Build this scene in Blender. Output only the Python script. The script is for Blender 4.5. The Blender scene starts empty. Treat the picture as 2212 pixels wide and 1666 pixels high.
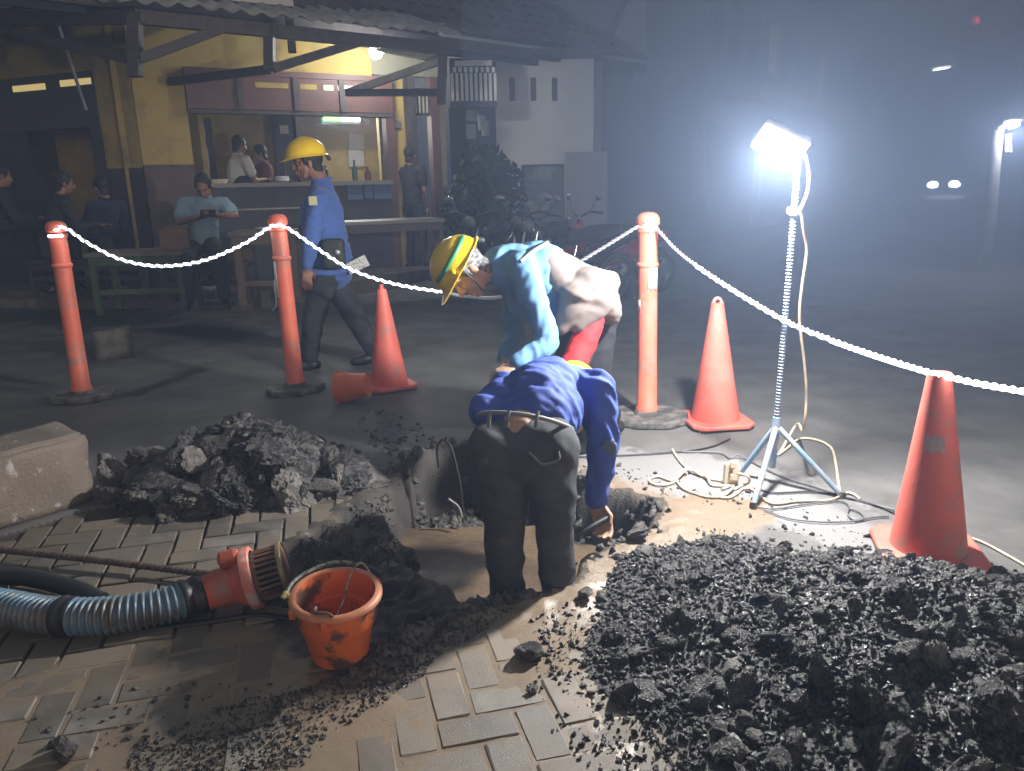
import bpy, bmesh, math, random
import numpy as np
from mathutils import Vector, Matrix, noise as mnoise
random.seed(7); rng = np.random.default_rng(7)
R = math.radians
S = bpy.context.scene
C = S.collection
# ------------------------------------------------------------------ camera
PITCH, ROLL, CAM_H, FPX, CX, CY = R(14.7), R(1.3), 1.36, 1665.0, 1106.0, 833.0
_F = Vector((0, math.cos(PITCH), -math.sin(PITCH)))
_R0 = Vector((1, 0, 0)); _U0 = Vector((0, math.sin(PITCH), math.cos(PITCH)))
_R = math.cos(ROLL)*_R0 - math.sin(ROLL)*_U0
_U = math.cos(ROLL)*_U0 + math.sin(ROLL)*_R0
_O = Vector((0, 0, CAM_H))
cam = bpy.data.cameras.new('camera'); cam.sensor_fit = 'HORIZONTAL'; cam.sensor_width = 36
cam.lens = 36*FPX/2212; cam.clip_start = 0.05; cam.clip_end = 600
camo = bpy.data.objects.new('camera', cam); C.objects.link(camo)
camo.matrix_world = Matrix(((_R.x, _U.x, -_F.x, 0), (_R.y, _U.y, -_F.y, 0), (_R.z, _U.z, -_F.z, CAM_H), (0, 0, 0, 1)))
S.camera = camo
# ------------------------------------------------------------------ sky, light, exposure
w = bpy.data.worlds.new('World'); S.world = w; w.use_nodes = True
nt = w.node_tree; nt.nodes.clear()
sky = nt.nodes.new('ShaderNodeTexSky'); sky.sky_type = 'NISHITA'; sky.sun_disc = False
sky.sun_elevation = R(4); sky.sun_rotation = R(140); sky.air_density = 1.6; sky.dust_density = 3
hs = nt.nodes.new('ShaderNodeHueSaturation'); hs.inputs['Saturation'].default_value = 0.5
bg = nt.nodes.new('ShaderNodeBackground'); bg.inputs['Strength'].default_value = SKY = 0.16
out = nt.nodes.new('ShaderNodeOutputWorld')
nt.links.new(sky.outputs[0], hs.inputs['Color']); nt.links.new(hs.outputs[0], bg.inputs['Color']); nt.links.new(bg.outputs[0], out.inputs['Surface'])
S.view_settings.view_transform = 'Standard'; S.view_settings.look = 'None'; S.view_settings.gamma = 1
S.view_settings.use_curve_mapping = False; S.view_settings.exposure = 0.45
S.render.engine = 'CYCLES'
cy = S.cycles; cy.use_denoising = True; cy.max_bounces = 5; cy.diffuse_bounces = 3; cy.glossy_bounces = 3
cy.transmission_bounces = 3; cy.volume_bounces = 0; cy.transparent_max_bounces = 6; cy.sample_clamp_indirect = 4; cy.caustics_reflective = False; cy.caustics_refractive = False
LAMP_W, HAZE_D, HAZE_G, VEIL_D = 290, 0.015, 0.3, 0.17
# ------------------------------------------------------------------ projection helpers: a pixel of the 2212 px wide view into the place
def ray(x, y): return _F + (x-CX)/FPX*_R + (CY-y)/FPX*_U
def G(x, y, z=0.0):
    d = ray(x, y); t = (z-CAM_H)/d.z; p = _O + t*d
    return Vector((p.x, p.y, z))
def P(x, y, Y):
    d = ray(x, y); return _O + d*(Y/d.y)
def V(*a): return Vector(a)
# ------------------------------------------------------------------ materials
MATS = {}
def _n(nt, t, **k):
    n = nt.nodes.new(t)
    for a, b in k.items(): setattr(n, a, b)
    return n
def mat(name, col, rough=.6, metal=0, col2=None, var=.5, vs=6., vd=4, lo=.4, hi=.6, bump=0, bs=60., rnd=0, spec=.5, emit=None, es=0, rvar=0, col3=None, v3=25., lo3=.55, hi3=.65, alpha=None, trans=0, sub=0, sheen=0):
    if name in MATS: return MATS[name]
    m = bpy.data.materials.new(name); m.use_nodes = True; MATS[name] = m
    t = m.node_tree; b = t.nodes['Principled BSDF']; L = t.links.new
    b.inputs['Roughness'].default_value = rough; b.inputs['Metallic'].default_value = metal
    b.inputs['Specular IOR Level'].default_value = spec
    if trans: b.inputs['Transmission Weight'].default_value = trans
    if sheen: b.inputs['Sheen Weight'].default_value = sheen
    c = (*col, 1); b.inputs['Base Color'].default_value = c
    if emit: b.inputs['Emission Color'].default_value = (*emit, 1); b.inputs['Emission Strength'].default_value = es
    pos = _n(t, 'ShaderNodeNewGeometry').outputs['Position']
    cur = None
    def nz(scale, det=4, rgh=.6):
        q = _n(t, 'ShaderNodeTexNoise'); q.inputs['Scale'].default_value = scale; q.inputs['Detail'].default_value = det; q.inputs['Roughness'].default_value = rgh
        L(pos, q.inputs['Vector']); return q.outputs['Fac']
    def ramp(f, a, c2):
        q = _n(t, 'ShaderNodeMapRange'); q.inputs[1].default_value = a; q.inputs[2].default_value = c2; L(f, q.inputs[0]); return q.outputs[0]
    def mix(f, a, bb):
        q = _n(t, 'ShaderNodeMix', data_type='RGBA')
        if hasattr(f, 'node'): L(f, q.inputs[0])
        else: q.inputs[0].default_value = f
        for s, i in ((a, 6), (bb, 7)):
            if hasattr(s, 'node'): L(s, q.inputs[i])
            else: q.inputs[i].default_value = (*s[:3], 1)
        return q.outputs[2]
    if col2:
        f = ramp(nz(vs, vd), lo, hi); cur = mix(f, col, col2)
        if rvar:
            q = _n(t, 'ShaderNodeMapRange'); q.inputs[3].default_value = rough; q.inputs[4].default_value = max(.03, rough+rvar); L(f, q.inputs[0]); L(q.outputs[0], b.inputs['Roughness'])
    if col3: cur = mix(ramp(nz(v3, 5), lo3, hi3), cur if cur else col, col3)
    if rnd:
        oi = _n(t, 'ShaderNodeObjectInfo'); q = _n(t, 'ShaderNodeMapRange'); q.inputs[3].default_value = 1-rnd; q.inputs[4].default_value = 1+rnd; L(oi.outputs['Random'], q.inputs[0])
        h = _n(t, 'ShaderNodeHueSaturation'); L(q.outputs[0], h.inputs['Value'])
        if cur: L(cur, h.inputs['Color'])
        else: h.inputs['Color'].default_value = c
        cur = h.outputs[0]
    if cur: L(cur, b.inputs['Base Color'])
    if bump:
        q = _n(t, 'ShaderNodeBump'); q.inputs['Strength'].default_value = bump; q.inputs['Distance'].default_value = .01
        L(nz(bs, 6, .65), q.inputs['Height']); L(q.outputs[0], b.inputs['Normal'])
    return m
def emat(name, col, s):
    if name in MATS: return MATS[name]
    m = bpy.data.materials.new(name); m.use_nodes = True; MATS[name] = m
    b = m.node_tree.nodes['Principled BSDF']; b.inputs['Base Color'].default_value = (*col, 1)
    b.inputs['Emission Color'].default_value = (*col, 1); b.inputs['Emission Strength'].default_value = s; b.inputs['Roughness'].default_value = .4
    return m
# ------------------------------------------------------------------ objects
def tag(o, label=None, cat=None, group=None, kind=None):
    if label: o['label'] = label
    if cat: o['category'] = cat
    if group: o['group'] = group
    if kind: o['kind'] = kind
    return o
def thing(name, loc, label, cat, group=None, rz=0):
    o = bpy.data.objects.new(name, None); C.objects.link(o); o.location = loc; o.rotation_euler.z = rz; o.empty_display_size = .1
    return tag(o, label, cat, group)
def wl(o):
    p = Vector((0, 0, 0))
    while o: p += Vector(o.location); o = o.parent
    return p
class MB:
    def __init__(s): s.v = []; s.f = []; s.m = []; s.k = 0
    def add(s, vs, fs, M=None):
        o = len(s.v)
        s.v += [tuple(M @ Vector(q)) for q in vs] if M else [tuple(q) for q in vs]
        s.f += [tuple(i+o for i in q) for q in fs]; s.m += [s.k]*len(fs); return s
    def box(s, c, d, M=None):
        x, y, z = (q/2 for q in d); c = Vector(c)
        vs = [c+Vector((a*x, b*y, e*z)) for a in (-1, 1) for b in (-1, 1) for e in (-1, 1)]
        return s.add(vs, [(0, 1, 3, 2), (4, 6, 7, 5), (0, 4, 5, 1), (2, 3, 7, 6), (0, 2, 6, 4), (1, 5, 7, 3)], M)
    def tube(s, pts, r, n=8, caps=True, closed=False):
        pts = [Vector(p) for p in pts]; N = len(pts)
        rr = r if callable(r) else (lambda i: r[i]) if isinstance(r, (list, tuple)) else (lambda i: r)
        t0 = (pts[1]-pts[0]).normalized(); a = t0.orthogonal().normalized(); vs = []
        for i, p in enumerate(pts):
            t = (pts[min(i+1, N-1)]-pts[max(i-1, 0)])
            t = t.normalized() if t.length > 1e-9 else t0
            a = (a-t*a.dot(t)); a = a.normalized() if a.length > 1e-6 else t.orthogonal().normalized(); b = t.cross(a)
            for j in range(n):
                q = 2*math.pi*j/n; vs.append(p+rr(i)*(math.cos(q)*a+math.sin(q)*b))
        fs = [(i*n+j, i*n+(j+1) % n, (i+1)*n+(j+1) % n, (i+1)*n+j) for i in range(N-1) for j in range(n)]
        if caps: fs += [tuple(range(n-1, -1, -1)), tuple((N-1)*n+j for j in range(n))]
        return s.add(vs, fs)
    def cyl(s, p, q, r1, r2=None, n=12): return s.tube([p, q], [r1, r1 if r2 is None else r2], n)
    def lathe(s, prof, n=24, M=None, sx=1, sy=1):
        vs = [(r*math.cos(2*math.pi*j/n)*sx, r*math.sin(2*math.pi*j/n)*sy, z) for r, z in prof for j in range(n)]
        fs = [(i*n+j, i*n+(j+1) % n, (i+1)*n+(j+1) % n, (i+1)*n+j) for i in range(len(prof)-1) for j in range(n)]
        return s.add(vs, fs, M)
    def ell(s, c, ax, n=14, m=9):
        c = Vector(c); ax = [Vector(a) for a in ax]; vs = []; fs = []
        for i in range(m+1):
            th = math.pi*i/m
            for j in range(n):
                ph = 2*math.pi*j/n; vs.append(c+math.sin(th)*math.cos(ph)*ax[0]+math.sin(th)*math.sin(ph)*ax[1]+math.cos(th)*ax[2])
        for i in range(m):
            for j in range(n): fs.append((i*n+j, (i+1)*n+j, (i+1)*n+(j+1) % n, i*n+(j+1) % n))
        return s.add(vs, fs)
    def cap(s, p, q, r1, r2, n=12):
        p, q = Vector(p), Vector(q); d = (q-p); l = d.length; d = d.normalized() if l > 1e-6 else Vector((0, 0, 1))
        pts = [p-d*r1*math.cos(a) for a in (0.15, .5, 1.0)]+[p, q]+[q+d*r2*math.cos(a) for a in (1.0, .5, .15)]
        rs = [r1*math.sin(a) for a in (.15, .5, 1.0)]+[r1, r2]+[r2*math.sin(a) for a in (1.0, .5, .15)]
        return s.tube(pts, rs, n)
    def prism(s, poly, z0, z1, M=None):
        n = len(poly); vs = [(x, y, z0) for x, y in poly]+[(x, y, z1) for x, y in poly]
        fs = [tuple(range(n-1, -1, -1)), tuple(range(n, 2*n))]+[(i, (i+1) % n, n+(i+1) % n, n+i) for i in range(n)]
        return s.add(vs, fs, M)
    def mesh(s, name, mats, smooth=None, off=None):
        me = bpy.data.meshes.new(name)
        vs = s.v if off is None else [(a-off.x, b-off.y, c-off.z) for a, b, c in s.v]
        me.from_pydata(vs, [], s.f)
        for m in (mats if isinstance(mats, (list, tuple)) else [mats]): me.materials.append(m)
        if s.k or any(s.m): me.polygons.foreach_set('material_index', s.m)
        me.validate(); me.update()
        if smooth is not None:
            me.polygons.foreach_set('use_smooth', [True]*len(me.polygons))
            if smooth < 180: me.set_sharp_from_angle(angle=R(smooth))
        return me
    def build(s, name, mats, parent=None, smooth=None, world=True, bevel=0, seg=2):
        off = wl(parent) if (parent and world) else None
        return link(name, s.mesh(name, mats, smooth, off), parent, bevel, seg)
def link(name, me, parent=None, bevel=0, seg=2):
    o = bpy.data.objects.new(name, me); C.objects.link(o)
    if parent: o.parent = parent
    if bevel:
        b = o.modifiers.new('bevel', 'BEVEL'); b.width = bevel; b.segments = seg; b.limit_method = 'ANGLE'
    return o
def copy_tree(o, parent=None):
    c = o.copy(); C.objects.link(c); c.parent = parent
    for ch in list(o.children): copy_tree(ch, c)
    return c
def spline(pts, n=8):
    pts = [Vector(p) for p in pts]; q = [2*pts[0]-pts[1]]+pts+[2*pts[-1]-pts[-2]]; o = []
    for i in range(1, len(q)-2):
        for k in range(n):
            t = k/n; a, b, c, d = q[i-1:i+3]
            o.append(.5*((2*b)+(c-a)*t+(2*a-5*b+4*c-d)*t*t+(3*b-a-3*c+d)*t**3))
    o.append(pts[-1]); return o
def resample(pts, d):
    o = [pts[0]]; acc = 0
    for a, b in zip(pts, pts[1:]):
        l = (b-a).length; t = d-acc
        while t <= l and l > 0: o.append(a+(b-a)*(t/l)); t += d
        acc = (acc+l) % d
    return o
# ------------------------------------------------------------------ ground, pavement, pit
def poly(*d): return np.array([(p.x, p.y) for p in (G(x, y) for x, y in d)])
def sdf(px, py, pl):                      # signed distance, positive inside
    d = np.full(px.shape, 1e9); ins = np.zeros(px.shape, bool); n = len(pl)
    for i in range(n):
        a, b = pl[i], pl[(i+1) % n]; e = b-a
        t = np.clip(((px-a[0])*e[0]+(py-a[1])*e[1])/(e@e), 0, 1)
        d = np.minimum(d, np.hypot(px-a[0]-t*e[0], py-a[1]-t*e[1]))
        c = (a[1] > py) != (b[1] > py)
        with np.errstate(divide='ignore', invalid='ignore'):
            ins ^= c & (px < (b[0]-a[0])*(py-a[1])/(b[1]-a[1])+a[0])
    return np.where(ins, d, -d)
_perm = rng.integers(0, 1 << 30, 4096)
def vn(x, y, s, seed=0):                  # value noise 0..1
    x = np.asarray(x)*s+seed*17.3; y = np.asarray(y)*s+seed*9.1
    xi = np.floor(x).astype(np.int64); yi = np.floor(y).astype(np.int64); fx = x-xi; fy = y-yi
    fx = fx*fx*(3-2*fx); fy = fy*fy*(3-2*fy)
    h = lambda a, b: (_perm[(a*73+b*179+seed*31) & 4095] & 65535)/65535
    return (h(xi, yi)*(1-fx)+h(xi+1, yi)*fx)*(1-fy)+(h(xi, yi+1)*(1-fx)+h(xi+1, yi+1)*fx)*fy
def fbm(x, y, s, o=4, seed=0): return sum(vn(x, y, s*2**k, seed+k)*.5**(k+1) for k in range(o))/(1-.5**o)
def ss(a, b, x): t = np.clip((x-a)/(b-a), 0, 1); return t*t*(3-2*t)
PIT = poly((600, 1222), (655, 1180), (725, 1140), (800, 1075), (855, 1012), (905, 985), (1010, 962), (1130, 960), (1250, 1040), (1330, 1058), (1428, 1085), (1395, 1152), (1255, 1205), (1248, 1262), (1150, 1292), (1010, 1312), (835, 1395), (715, 1370), (640, 1300))
DEEP = poly((852, 1000), (1010, 950), (1250, 1030), (1440, 1078), (1400, 1160), (1265, 1215), (1258, 1285), (1060, 1305), (960, 1228), (868, 1185), (840, 1110))
HOLES = [tuple(p) for p in poly((634, 1183), (692, 1153), (748, 1118))]
PAVE = np.vstack([poly((-700, 1330), (-260, 1240), (0, 1152), (215, 1092), (430, 1090), (700, 1072), (800, 1064), (900, 1150), (1100, 1270), (1250, 1272), (1330, 1262), (1420, 1430), (1600, 1660), (1700, 1800)), [[.75, .6], [-2.6, .6]]])
SILT_SHADOW = poly((590, 1240), (700, 1190), (860, 1185), (960, 1220), (1040, 1290), (830, 1400), (640, 1400), (560, 1330))  # wet black mud, with the pit worker's cast shadow put into its colour
SAND = poly((1060, 1290), (1250, 1215), (1400, 1150), (1500, 1060), (1650, 1080), (1700, 1130), (1500, 1190), (1330, 1290), (1330, 1420), (1200, 1400), (1000, 1340))
SAND2 = poly((470, 1075), (690, 1060), (760, 1010), (800, 1020), (790, 1070), (640, 1100), (480, 1110))
FLUSH = poly((-200, 1500), (140, 1400), (560, 1310), (760, 1440), (860, 1400), (1060, 1300), (1260, 1270), (1340, 1300), (1340, 1450), (1500, 1700), (1600, 2000), (-300, 2000))
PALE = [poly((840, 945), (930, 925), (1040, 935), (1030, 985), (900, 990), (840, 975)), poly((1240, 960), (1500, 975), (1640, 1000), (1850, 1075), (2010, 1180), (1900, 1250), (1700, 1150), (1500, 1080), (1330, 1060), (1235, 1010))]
STRIP = poly((240, 862), (300, 856), (450, 800), (425, 794)), poly((-30, 806), (-30, 818), (110, 838), (110, 828)), poly((300, 712), (430, 700), (800, 760), (760, 775)), poly((120, 640), (200, 650), (330, 700), (180, 690)), poly((40, 660), (0, 690), (180, 720), (420, 690), (300, 660))
def height(x, y):
    n1 = fbm(x, y, 6, 4, 3)-.5; n2 = fbm(x, y, 30, 3, 11)-.5
    sd = sdf(x, y, PIT)+.05*n1+.03*n2
    deep = .045+.345*ss(-.03, .09, sdf(x, y, DEEP)+.16*n1+.05*n2)-.14*ss(.35, .75, x)*ss(2.75, 3.1, y)
    h = -deep*ss(-.01, .10, sd)*(1+.35*n1)+(.07*n2+.05*n1+(.05*n1+.20*(fbm(x, y, 3.7, 3, 91)-.55))*ss(.0, .12, sdf(x, y, DEEP)))*ss(0, .1, sd)
    h = np.where(sd > .05, np.minimum(h, -.012+.03*n2), h)
    lip = ss(-.22, -.02, sd)*(1-ss(-.02, .05, sd)); h += lip*(.004+.035*np.maximum(n1, 0)+.03*n2)
    pv = sdf(x, y, PAVE); inp = ss(-.02, .02, pv)*(1-ss(-.16, -.05, sd))
    fl = ss(-.1, .12, sdf(x, y, FLUSH)+.12*n1)
    h += inp*(-.018+.0158*fl+.004*n2+.006*n1*fl)
    h += .018*ss(-.05, .1, sdf(x, y, SAND)+.1*n1)*(1-ss(-.01, .1, sd))*ss(-.25, -.02, sd)
    h += .022*ss(-.05, .1, sdf(x, y, SAND2)+.08*n1)*(1-ss(-.01, .1, sd))
    for hx, hy in HOLES: h -= .055*ss(.062, .045, np.hypot(x-hx, (y-hy)*1.3))
    h += (1-inp)*.006*n1
    return h, sd, pv
xs = np.concatenate([[-90, -60, -40, -28, -20, -15, -11, -8, -6.5], np.arange(-5.4, -2.44, .06), np.arange(-2.4, 2.61, .02), np.arange(2.9, 5.6, .3), [6.5, 8, 11, 15, 20, 28, 40, 60, 90, 120]])
ys = np.concatenate([[-20, -8, -3, -1, 0, .5], np.arange(.9, 4.61, .02), np.arange(4.66, 8.0, .06), [8.3, 8.7, 9.2], [10, 11.5, 13, 15, 18, 22, 28, 36, 48, 64, 90, 120, 160]])
GX, GY = np.meshgrid(xs, ys); gh, gsd, gpv = height(GX, GY)
gh = gh*np.where((GX > -2.6) & (GX < 2.8) & (GY < 4.8), 1, .3)
nx, ny = len(xs), len(ys)
# ground colour masks: R mud film, G pale cement splash, B dark tar strip / black mud with the pit worker's shadow painted in
n1 = fbm(GX, GY, 5, 4, 21)-.5; n2 = fbm(GX, GY, 22, 3, 31)-.5
mr = np.maximum.reduce([ss(-.06, .1, sdf(GX, GY, q)+.16*n1+.05*n2) for q in (SAND, SAND2)])
mr = np.maximum(mr, .55*ss(-.25, -.02, gsd+.25*n1)*(1-ss(.0, .05, gsd))*ss(-.5, -.1, GX))
mr = np.maximum(mr, ss(-.1, .2, sdf(GX, GY, FLUSH)+.1*n1)*.9)
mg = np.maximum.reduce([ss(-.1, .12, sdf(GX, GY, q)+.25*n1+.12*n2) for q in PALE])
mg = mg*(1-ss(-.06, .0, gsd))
mb = np.maximum.reduce([ss(-.03, .03, sdf(GX, GY, q)+.08*n1) for q in STRIP]+[ss(-.05, .1, sdf(GX, GY, SILT_SHADOW)+.12*n1)])
P3D = np.stack([GX.ravel(), GY.ravel(), gh.ravel()], 1)
II = np.arange(nx*ny).reshape(ny, nx)
Q = np.stack([II[:-1, :-1], II[:-1, 1:], II[1:, 1:], II[1:, :-1]], -1).reshape(-1, 4)
fsd = gsd.ravel()[Q].mean(1); fpv = gpv.ravel()[Q].mean(1)
reg = np.where(fsd > -.03, 2, np.where(fpv > 0, 1, 0))
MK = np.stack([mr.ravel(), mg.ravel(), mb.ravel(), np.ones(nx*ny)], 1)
def patch(name, r, m):
    q = Q[reg == r]; u, inv = np.unique(q, return_inverse=True); q = inv.reshape(-1, 4)
    me = bpy.data.meshes.new(name); me.from_pydata(P3D[u].tolist(), [], q.tolist()); me.materials.append(m)
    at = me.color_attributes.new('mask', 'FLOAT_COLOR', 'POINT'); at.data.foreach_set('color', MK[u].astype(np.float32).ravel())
    me.polygons.foreach_set('use_smooth', [True]*len(q)); me.update()
    return tag(link(name, me), kind='structure')
def ground_mat(name, base, base2, rough, mud, bstr, silt_shade):
    m = mat(name, base, rough, col2=base2, vs=3.0, lo=.35, hi=.65, bump=bstr, bs=120)
    t = m.node_tree; L = t.links.new; b = t.nodes['Principled BSDF']
    cur = b.inputs['Base Color'].links[0].from_socket
    a = _n(t, 'ShaderNodeAttribute', attribute_name='mask'); sp = _n(t, 'ShaderNodeSeparateColor'); L(a.outputs['Color'], sp.inputs[0])
    pos = [n for n in t.nodes if n.bl_idname == 'ShaderNodeNewGeometry'][0].outputs['Position']
    nz = _n(t, 'ShaderNodeTexNoise'); nz.inputs['Scale'].default_value = 14; nz.inputs['Detail'].default_value = 7; nz.inputs['Roughness'].default_value = .7; L(pos, nz.inputs['Vector'])
    def brk(s, k):                       # mask broken up by noise
        q = _n(t, 'ShaderNodeMath', operation='MULTIPLY_ADD'); L(nz.outputs['Fac'], q.inputs[0]); q.inputs[1].default_value = k; L(s, q.inputs[2])
        r = _n(t, 'ShaderNodeMapRange'); r.inputs[1].default_value = .5*k+.32; r.inputs[2].default_value = .5*k+.62; L(q.outputs[0], r.inputs[0]); return r.outputs[0]
    def mx(f, x, c):
        q = _n(t, 'ShaderNodeMix', data_type='RGBA'); L(f, q.inputs[0]); L(x, q.inputs[6])
        if hasattr(c, 'node'): L(c, q.inputs[7])
        else: q.inputs[7].default_value = (*c, 1)
        return q.outputs[2]
    md = _n(t, 'ShaderNodeMix', data_type='RGBA'); L(nz.outputs['Fac'], md.inputs[0]); md.inputs[6].default_value = (*mud, 1); md.inputs[7].default_value = (mud[0]*.62, mud[1]*.6, mud[2]*.58, 1)
    fm = brk(sp.outputs[0], 1.0); fg = brk(sp.outputs[1], 2.2)
    cur = mx(fg, cur, (.20, .198, .195)); cur = mx(fm, cur, md.outputs[2]); cur = mx(sp.outputs[2], cur, silt_shade)
    L(cur, b.inputs['Base Color'])
    r = _n(t, 'ShaderNodeMapRange'); r.inputs[3].default_value = rough; r.inputs[4].default_value = .34; L(fm, r.inputs[0]); L(r.outputs[0], b.inputs['Roughness'])
    return m
MUD = (.27, .207, .145)
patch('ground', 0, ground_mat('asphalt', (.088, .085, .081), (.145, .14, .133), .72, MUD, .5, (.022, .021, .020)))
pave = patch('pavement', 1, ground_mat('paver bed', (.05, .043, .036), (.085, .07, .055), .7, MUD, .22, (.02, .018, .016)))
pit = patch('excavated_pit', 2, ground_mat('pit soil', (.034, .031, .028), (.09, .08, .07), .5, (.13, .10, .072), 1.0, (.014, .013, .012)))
def hz(x, y): return float(height(np.array([x]), np.array([y]))[0][0])
# muddy water in the bottom of the pit
wb = MB(); wx = [p[0] for p in PIT]; wy = [p[1] for p in PIT]
WATER_Z = -.275
wb.box((-.02, 2.95, WATER_Z-.02), (1.3, 1.1, .04))
wm = mat('muddy water', (.15, .105, .066), .04, col2=(.085, .06, .04), vs=5, bump=.9, bs=24, spec=.6)
tag(wb.build('muddy_water', wm), kind='structure')
# herringbone concrete pavers, each its own piece of the pavement
PA = R(14); pu = V(math.cos(PA), math.sin(PA), 0); pvv = V(-math.sin(PA), math.cos(PA), 0)
PW, PG = .105, .011
def paver_mesh(k):
    bm = bmesh.new(); bmesh.ops.create_cube(bm, size=1)
    bmesh.ops.scale(bm, vec=(2*PW-PG, PW-PG, .06), verts=bm.verts)
    bmesh.ops.bevel(bm, geom=[e for e in bm.edges if all(v.co.z > 0 for v in e.verts) or abs(e.verts[0].co.z-e.verts[1].co.z) > .01], offset=.0035, segments=1, affect='EDGES')
    for v in bm.verts: v.co += V(random.uniform(-1, 1), random.uniform(-1, 1), random.uniform(-.6, .6))*.0022
    me = bpy.data.meshes.new('paver'); bm.to_mesh(me); bm.free()
    return me
pm = mat('paver concrete', (.13, .117, .10), .42, col2=(.205, .187, .162), vs=9, vd=6, lo=.45, hi=.62, bump=.35, bs=330, rnd=.2, col3=(.185, .15, .112), v3=3.2, lo3=.38, hi3=.54, rvar=.2)
pmesh = [paver_mesh(k) for k in range(6)]
for me in pmesh: me.materials.append(pm)
cand = []
for i in range(-30, 31):
    for j in range(-5, 45):
        c = (i-j) % 4
        if c == 0: cand.append(((i+1)*PW, (j+.5)*PW, 0))
        elif c == 3: cand.append(((i+.5)*PW, (j+1)*PW, 1))
off = V(-.3, .3, 0)
cp = np.array([(off+a*pu+b*pvv)[:2] for a, b, _ in cand]); ch, cs, cv = height(cp[:, 0], cp[:, 1])
hd_ = np.min([np.hypot(cp[:, 0]-a, cp[:, 1]-b) for a, b in HOLES], 0)
keep = (cv > .07) & (hd_ > .085) & (cs < -.03-.03*vn(cp[:, 0], cp[:, 1], 9, 5))
def infr(x, y, m=60, z=0):
    d = V(x, y, z)-_O; f = d.dot(_F)
    if f < .1: return False
    a, b = CX+FPX*d.dot(_R)/f, CY-FPX*d.dot(_U)/f
    return -m < a < 2212+m and -m < b < 1666+m
pit_block = None
np_ = 0
for (a, b, vert), (x, y), ok in zip(cand, cp, keep):
    if not ok or not infr(x, y, 220): continue
    o = bpy.data.objects.new('paver', random.choice(pmesh)); C.objects.link(o); o.parent = pave
    o.location = (x, y, -.031+random.gauss(0, .0018)); o.rotation_euler = (random.gauss(0, .008), random.gauss(0, .008), PA+(math.pi/2 if vert else 0)+random.gauss(0, .01)+math.pi*random.randint(0, 1))
    np_ += 1
print('pavers', np_)
# ------------------------------------------------------------------ rubble
def rock_mesh(name, sub, seed, rough=.38, flat=(1, 1, .75), smooth=False):
    bm = bmesh.new(); bmesh.ops.create_icosphere(bm, subdivisions=sub, radius=1)
    o = V(seed*3.7, seed*1.3, seed*7.1)
    cuts = [(V(*rng.normal(size=3)).normalized(), random.uniform(.5, .8)) for _ in range(7)]
    for v in bm.verts:
        d = v.co.normalized()
        r = 1+rough*mnoise.noise(d*1.3+o)+rough*.5*mnoise.noise(d*3.1+o)+(rough*.34*mnoise.noise(d*7+o)+rough*.22*mnoise.noise(d*15+o)+rough*.16*mnoise.noise(d*31+o) if sub > 2 else rough*.3*mnoise.noise(d*7+o))
        p = d*r
        for n, c in cuts:
            e = p.dot(n)-c
            if e > 0: p -= n*e*.7
        v.co = V(p.x*flat[0], p.y*flat[1], p.z*flat[2])
    me = bpy.data.meshes.new(name); bm.to_mesh(me); bm.free()
    if smooth: me.polygons.foreach_set('use_smooth', [True]*len(me.polygons))
    return me
tar = mat('asphalt rubble', (.024, .023, .022), .22, col2=(.105, .10, .094), vs=30, vd=8, lo=.44, hi=.70, bump=1.0, bs=150, rnd=.5, spec=.7, rvar=.25, col3=(.19, .17, .145), v3=60, lo3=.60, hi3=.68)
conc = mat('broken concrete', (.085, .078, .07), .55, col2=(.20, .185, .165), vs=16, vd=7, lo=.4, hi=.65, bump=1.0, bs=110, rnd=.35, col3=(.06, .056, .05), v3=9, lo3=.5, hi3=.62)
BIG = [rock_mesh('chunk', 5, k, .42) for k in range(6)]; MED = [rock_mesh('chunk', 3, 20+k, .45) for k in range(8)]
BIGC = [m.copy() for m in BIG]; MEDC = [m.copy() for m in MED]
for m in BIG+MED: m.materials.append(tar)
for m in BIGC+MEDC: m.materials.append(conc)
ico = rock_mesh('g', 1, 5); ICO_V = np.array([v.co for v in ico.vertices]); ICO_F = np.array([p.vertices[:] for p in ico.polygons])
def rocks(name, pts, rad, m, parent=None):
    n = len(pts); pts = np.asarray(pts, float); rad = np.asarray(rad, float)
    q = rng.normal(size=(n, 4)); q /= np.linalg.norm(q, axis=1)[:, None]; a, b, c, d = q.T
    RM = np.stack([1-2*(c*c+d*d), 2*(b*c-a*d), 2*(b*d+a*c), 2*(b*c+a*d), 1-2*(b*b+d*d), 2*(c*d-a*b), 2*(b*d-a*c), 2*(c*d+a*b), 1-2*(b*b+c*c)], -1).reshape(n, 3, 3)
    base = ICO_V[None]*(1+.35*rng.normal(size=(n, len(ICO_V), 1)))*np.array([1, 1, .7])
    vs = np.einsum('nij,nkj->nki', RM, base)*rad[:, None, None]*rng.uniform(.7, 1.25, (n, 1, 3))+pts[:, None, :]
    if parent: vs -= np.array(wl(parent))
    fs = (ICO_F[None]+np.arange(n)[:, None, None]*len(ICO_V)).reshape(-1, 3)
    me = bpy.data.meshes.new(name); nv, nf = n*len(ICO_V), len(fs)
    me.vertices.add(nv); me.vertices.foreach_set('co', vs.astype(np.float32).ravel()); me.loops.add(nf*3); me.loops.foreach_set('vertex_index', fs.astype(np.int32).ravel())
    me.polygons.add(nf); me.polygons.foreach_set('loop_start', np.arange(0, nf*3, 3, dtype=np.int32)); me.polygons.foreach_set('loop_total', np.full(nf, 3, dtype=np.int32)); me.update(calc_edges=True); me.materials.append(m)
    return link(name, me, parent)
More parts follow.
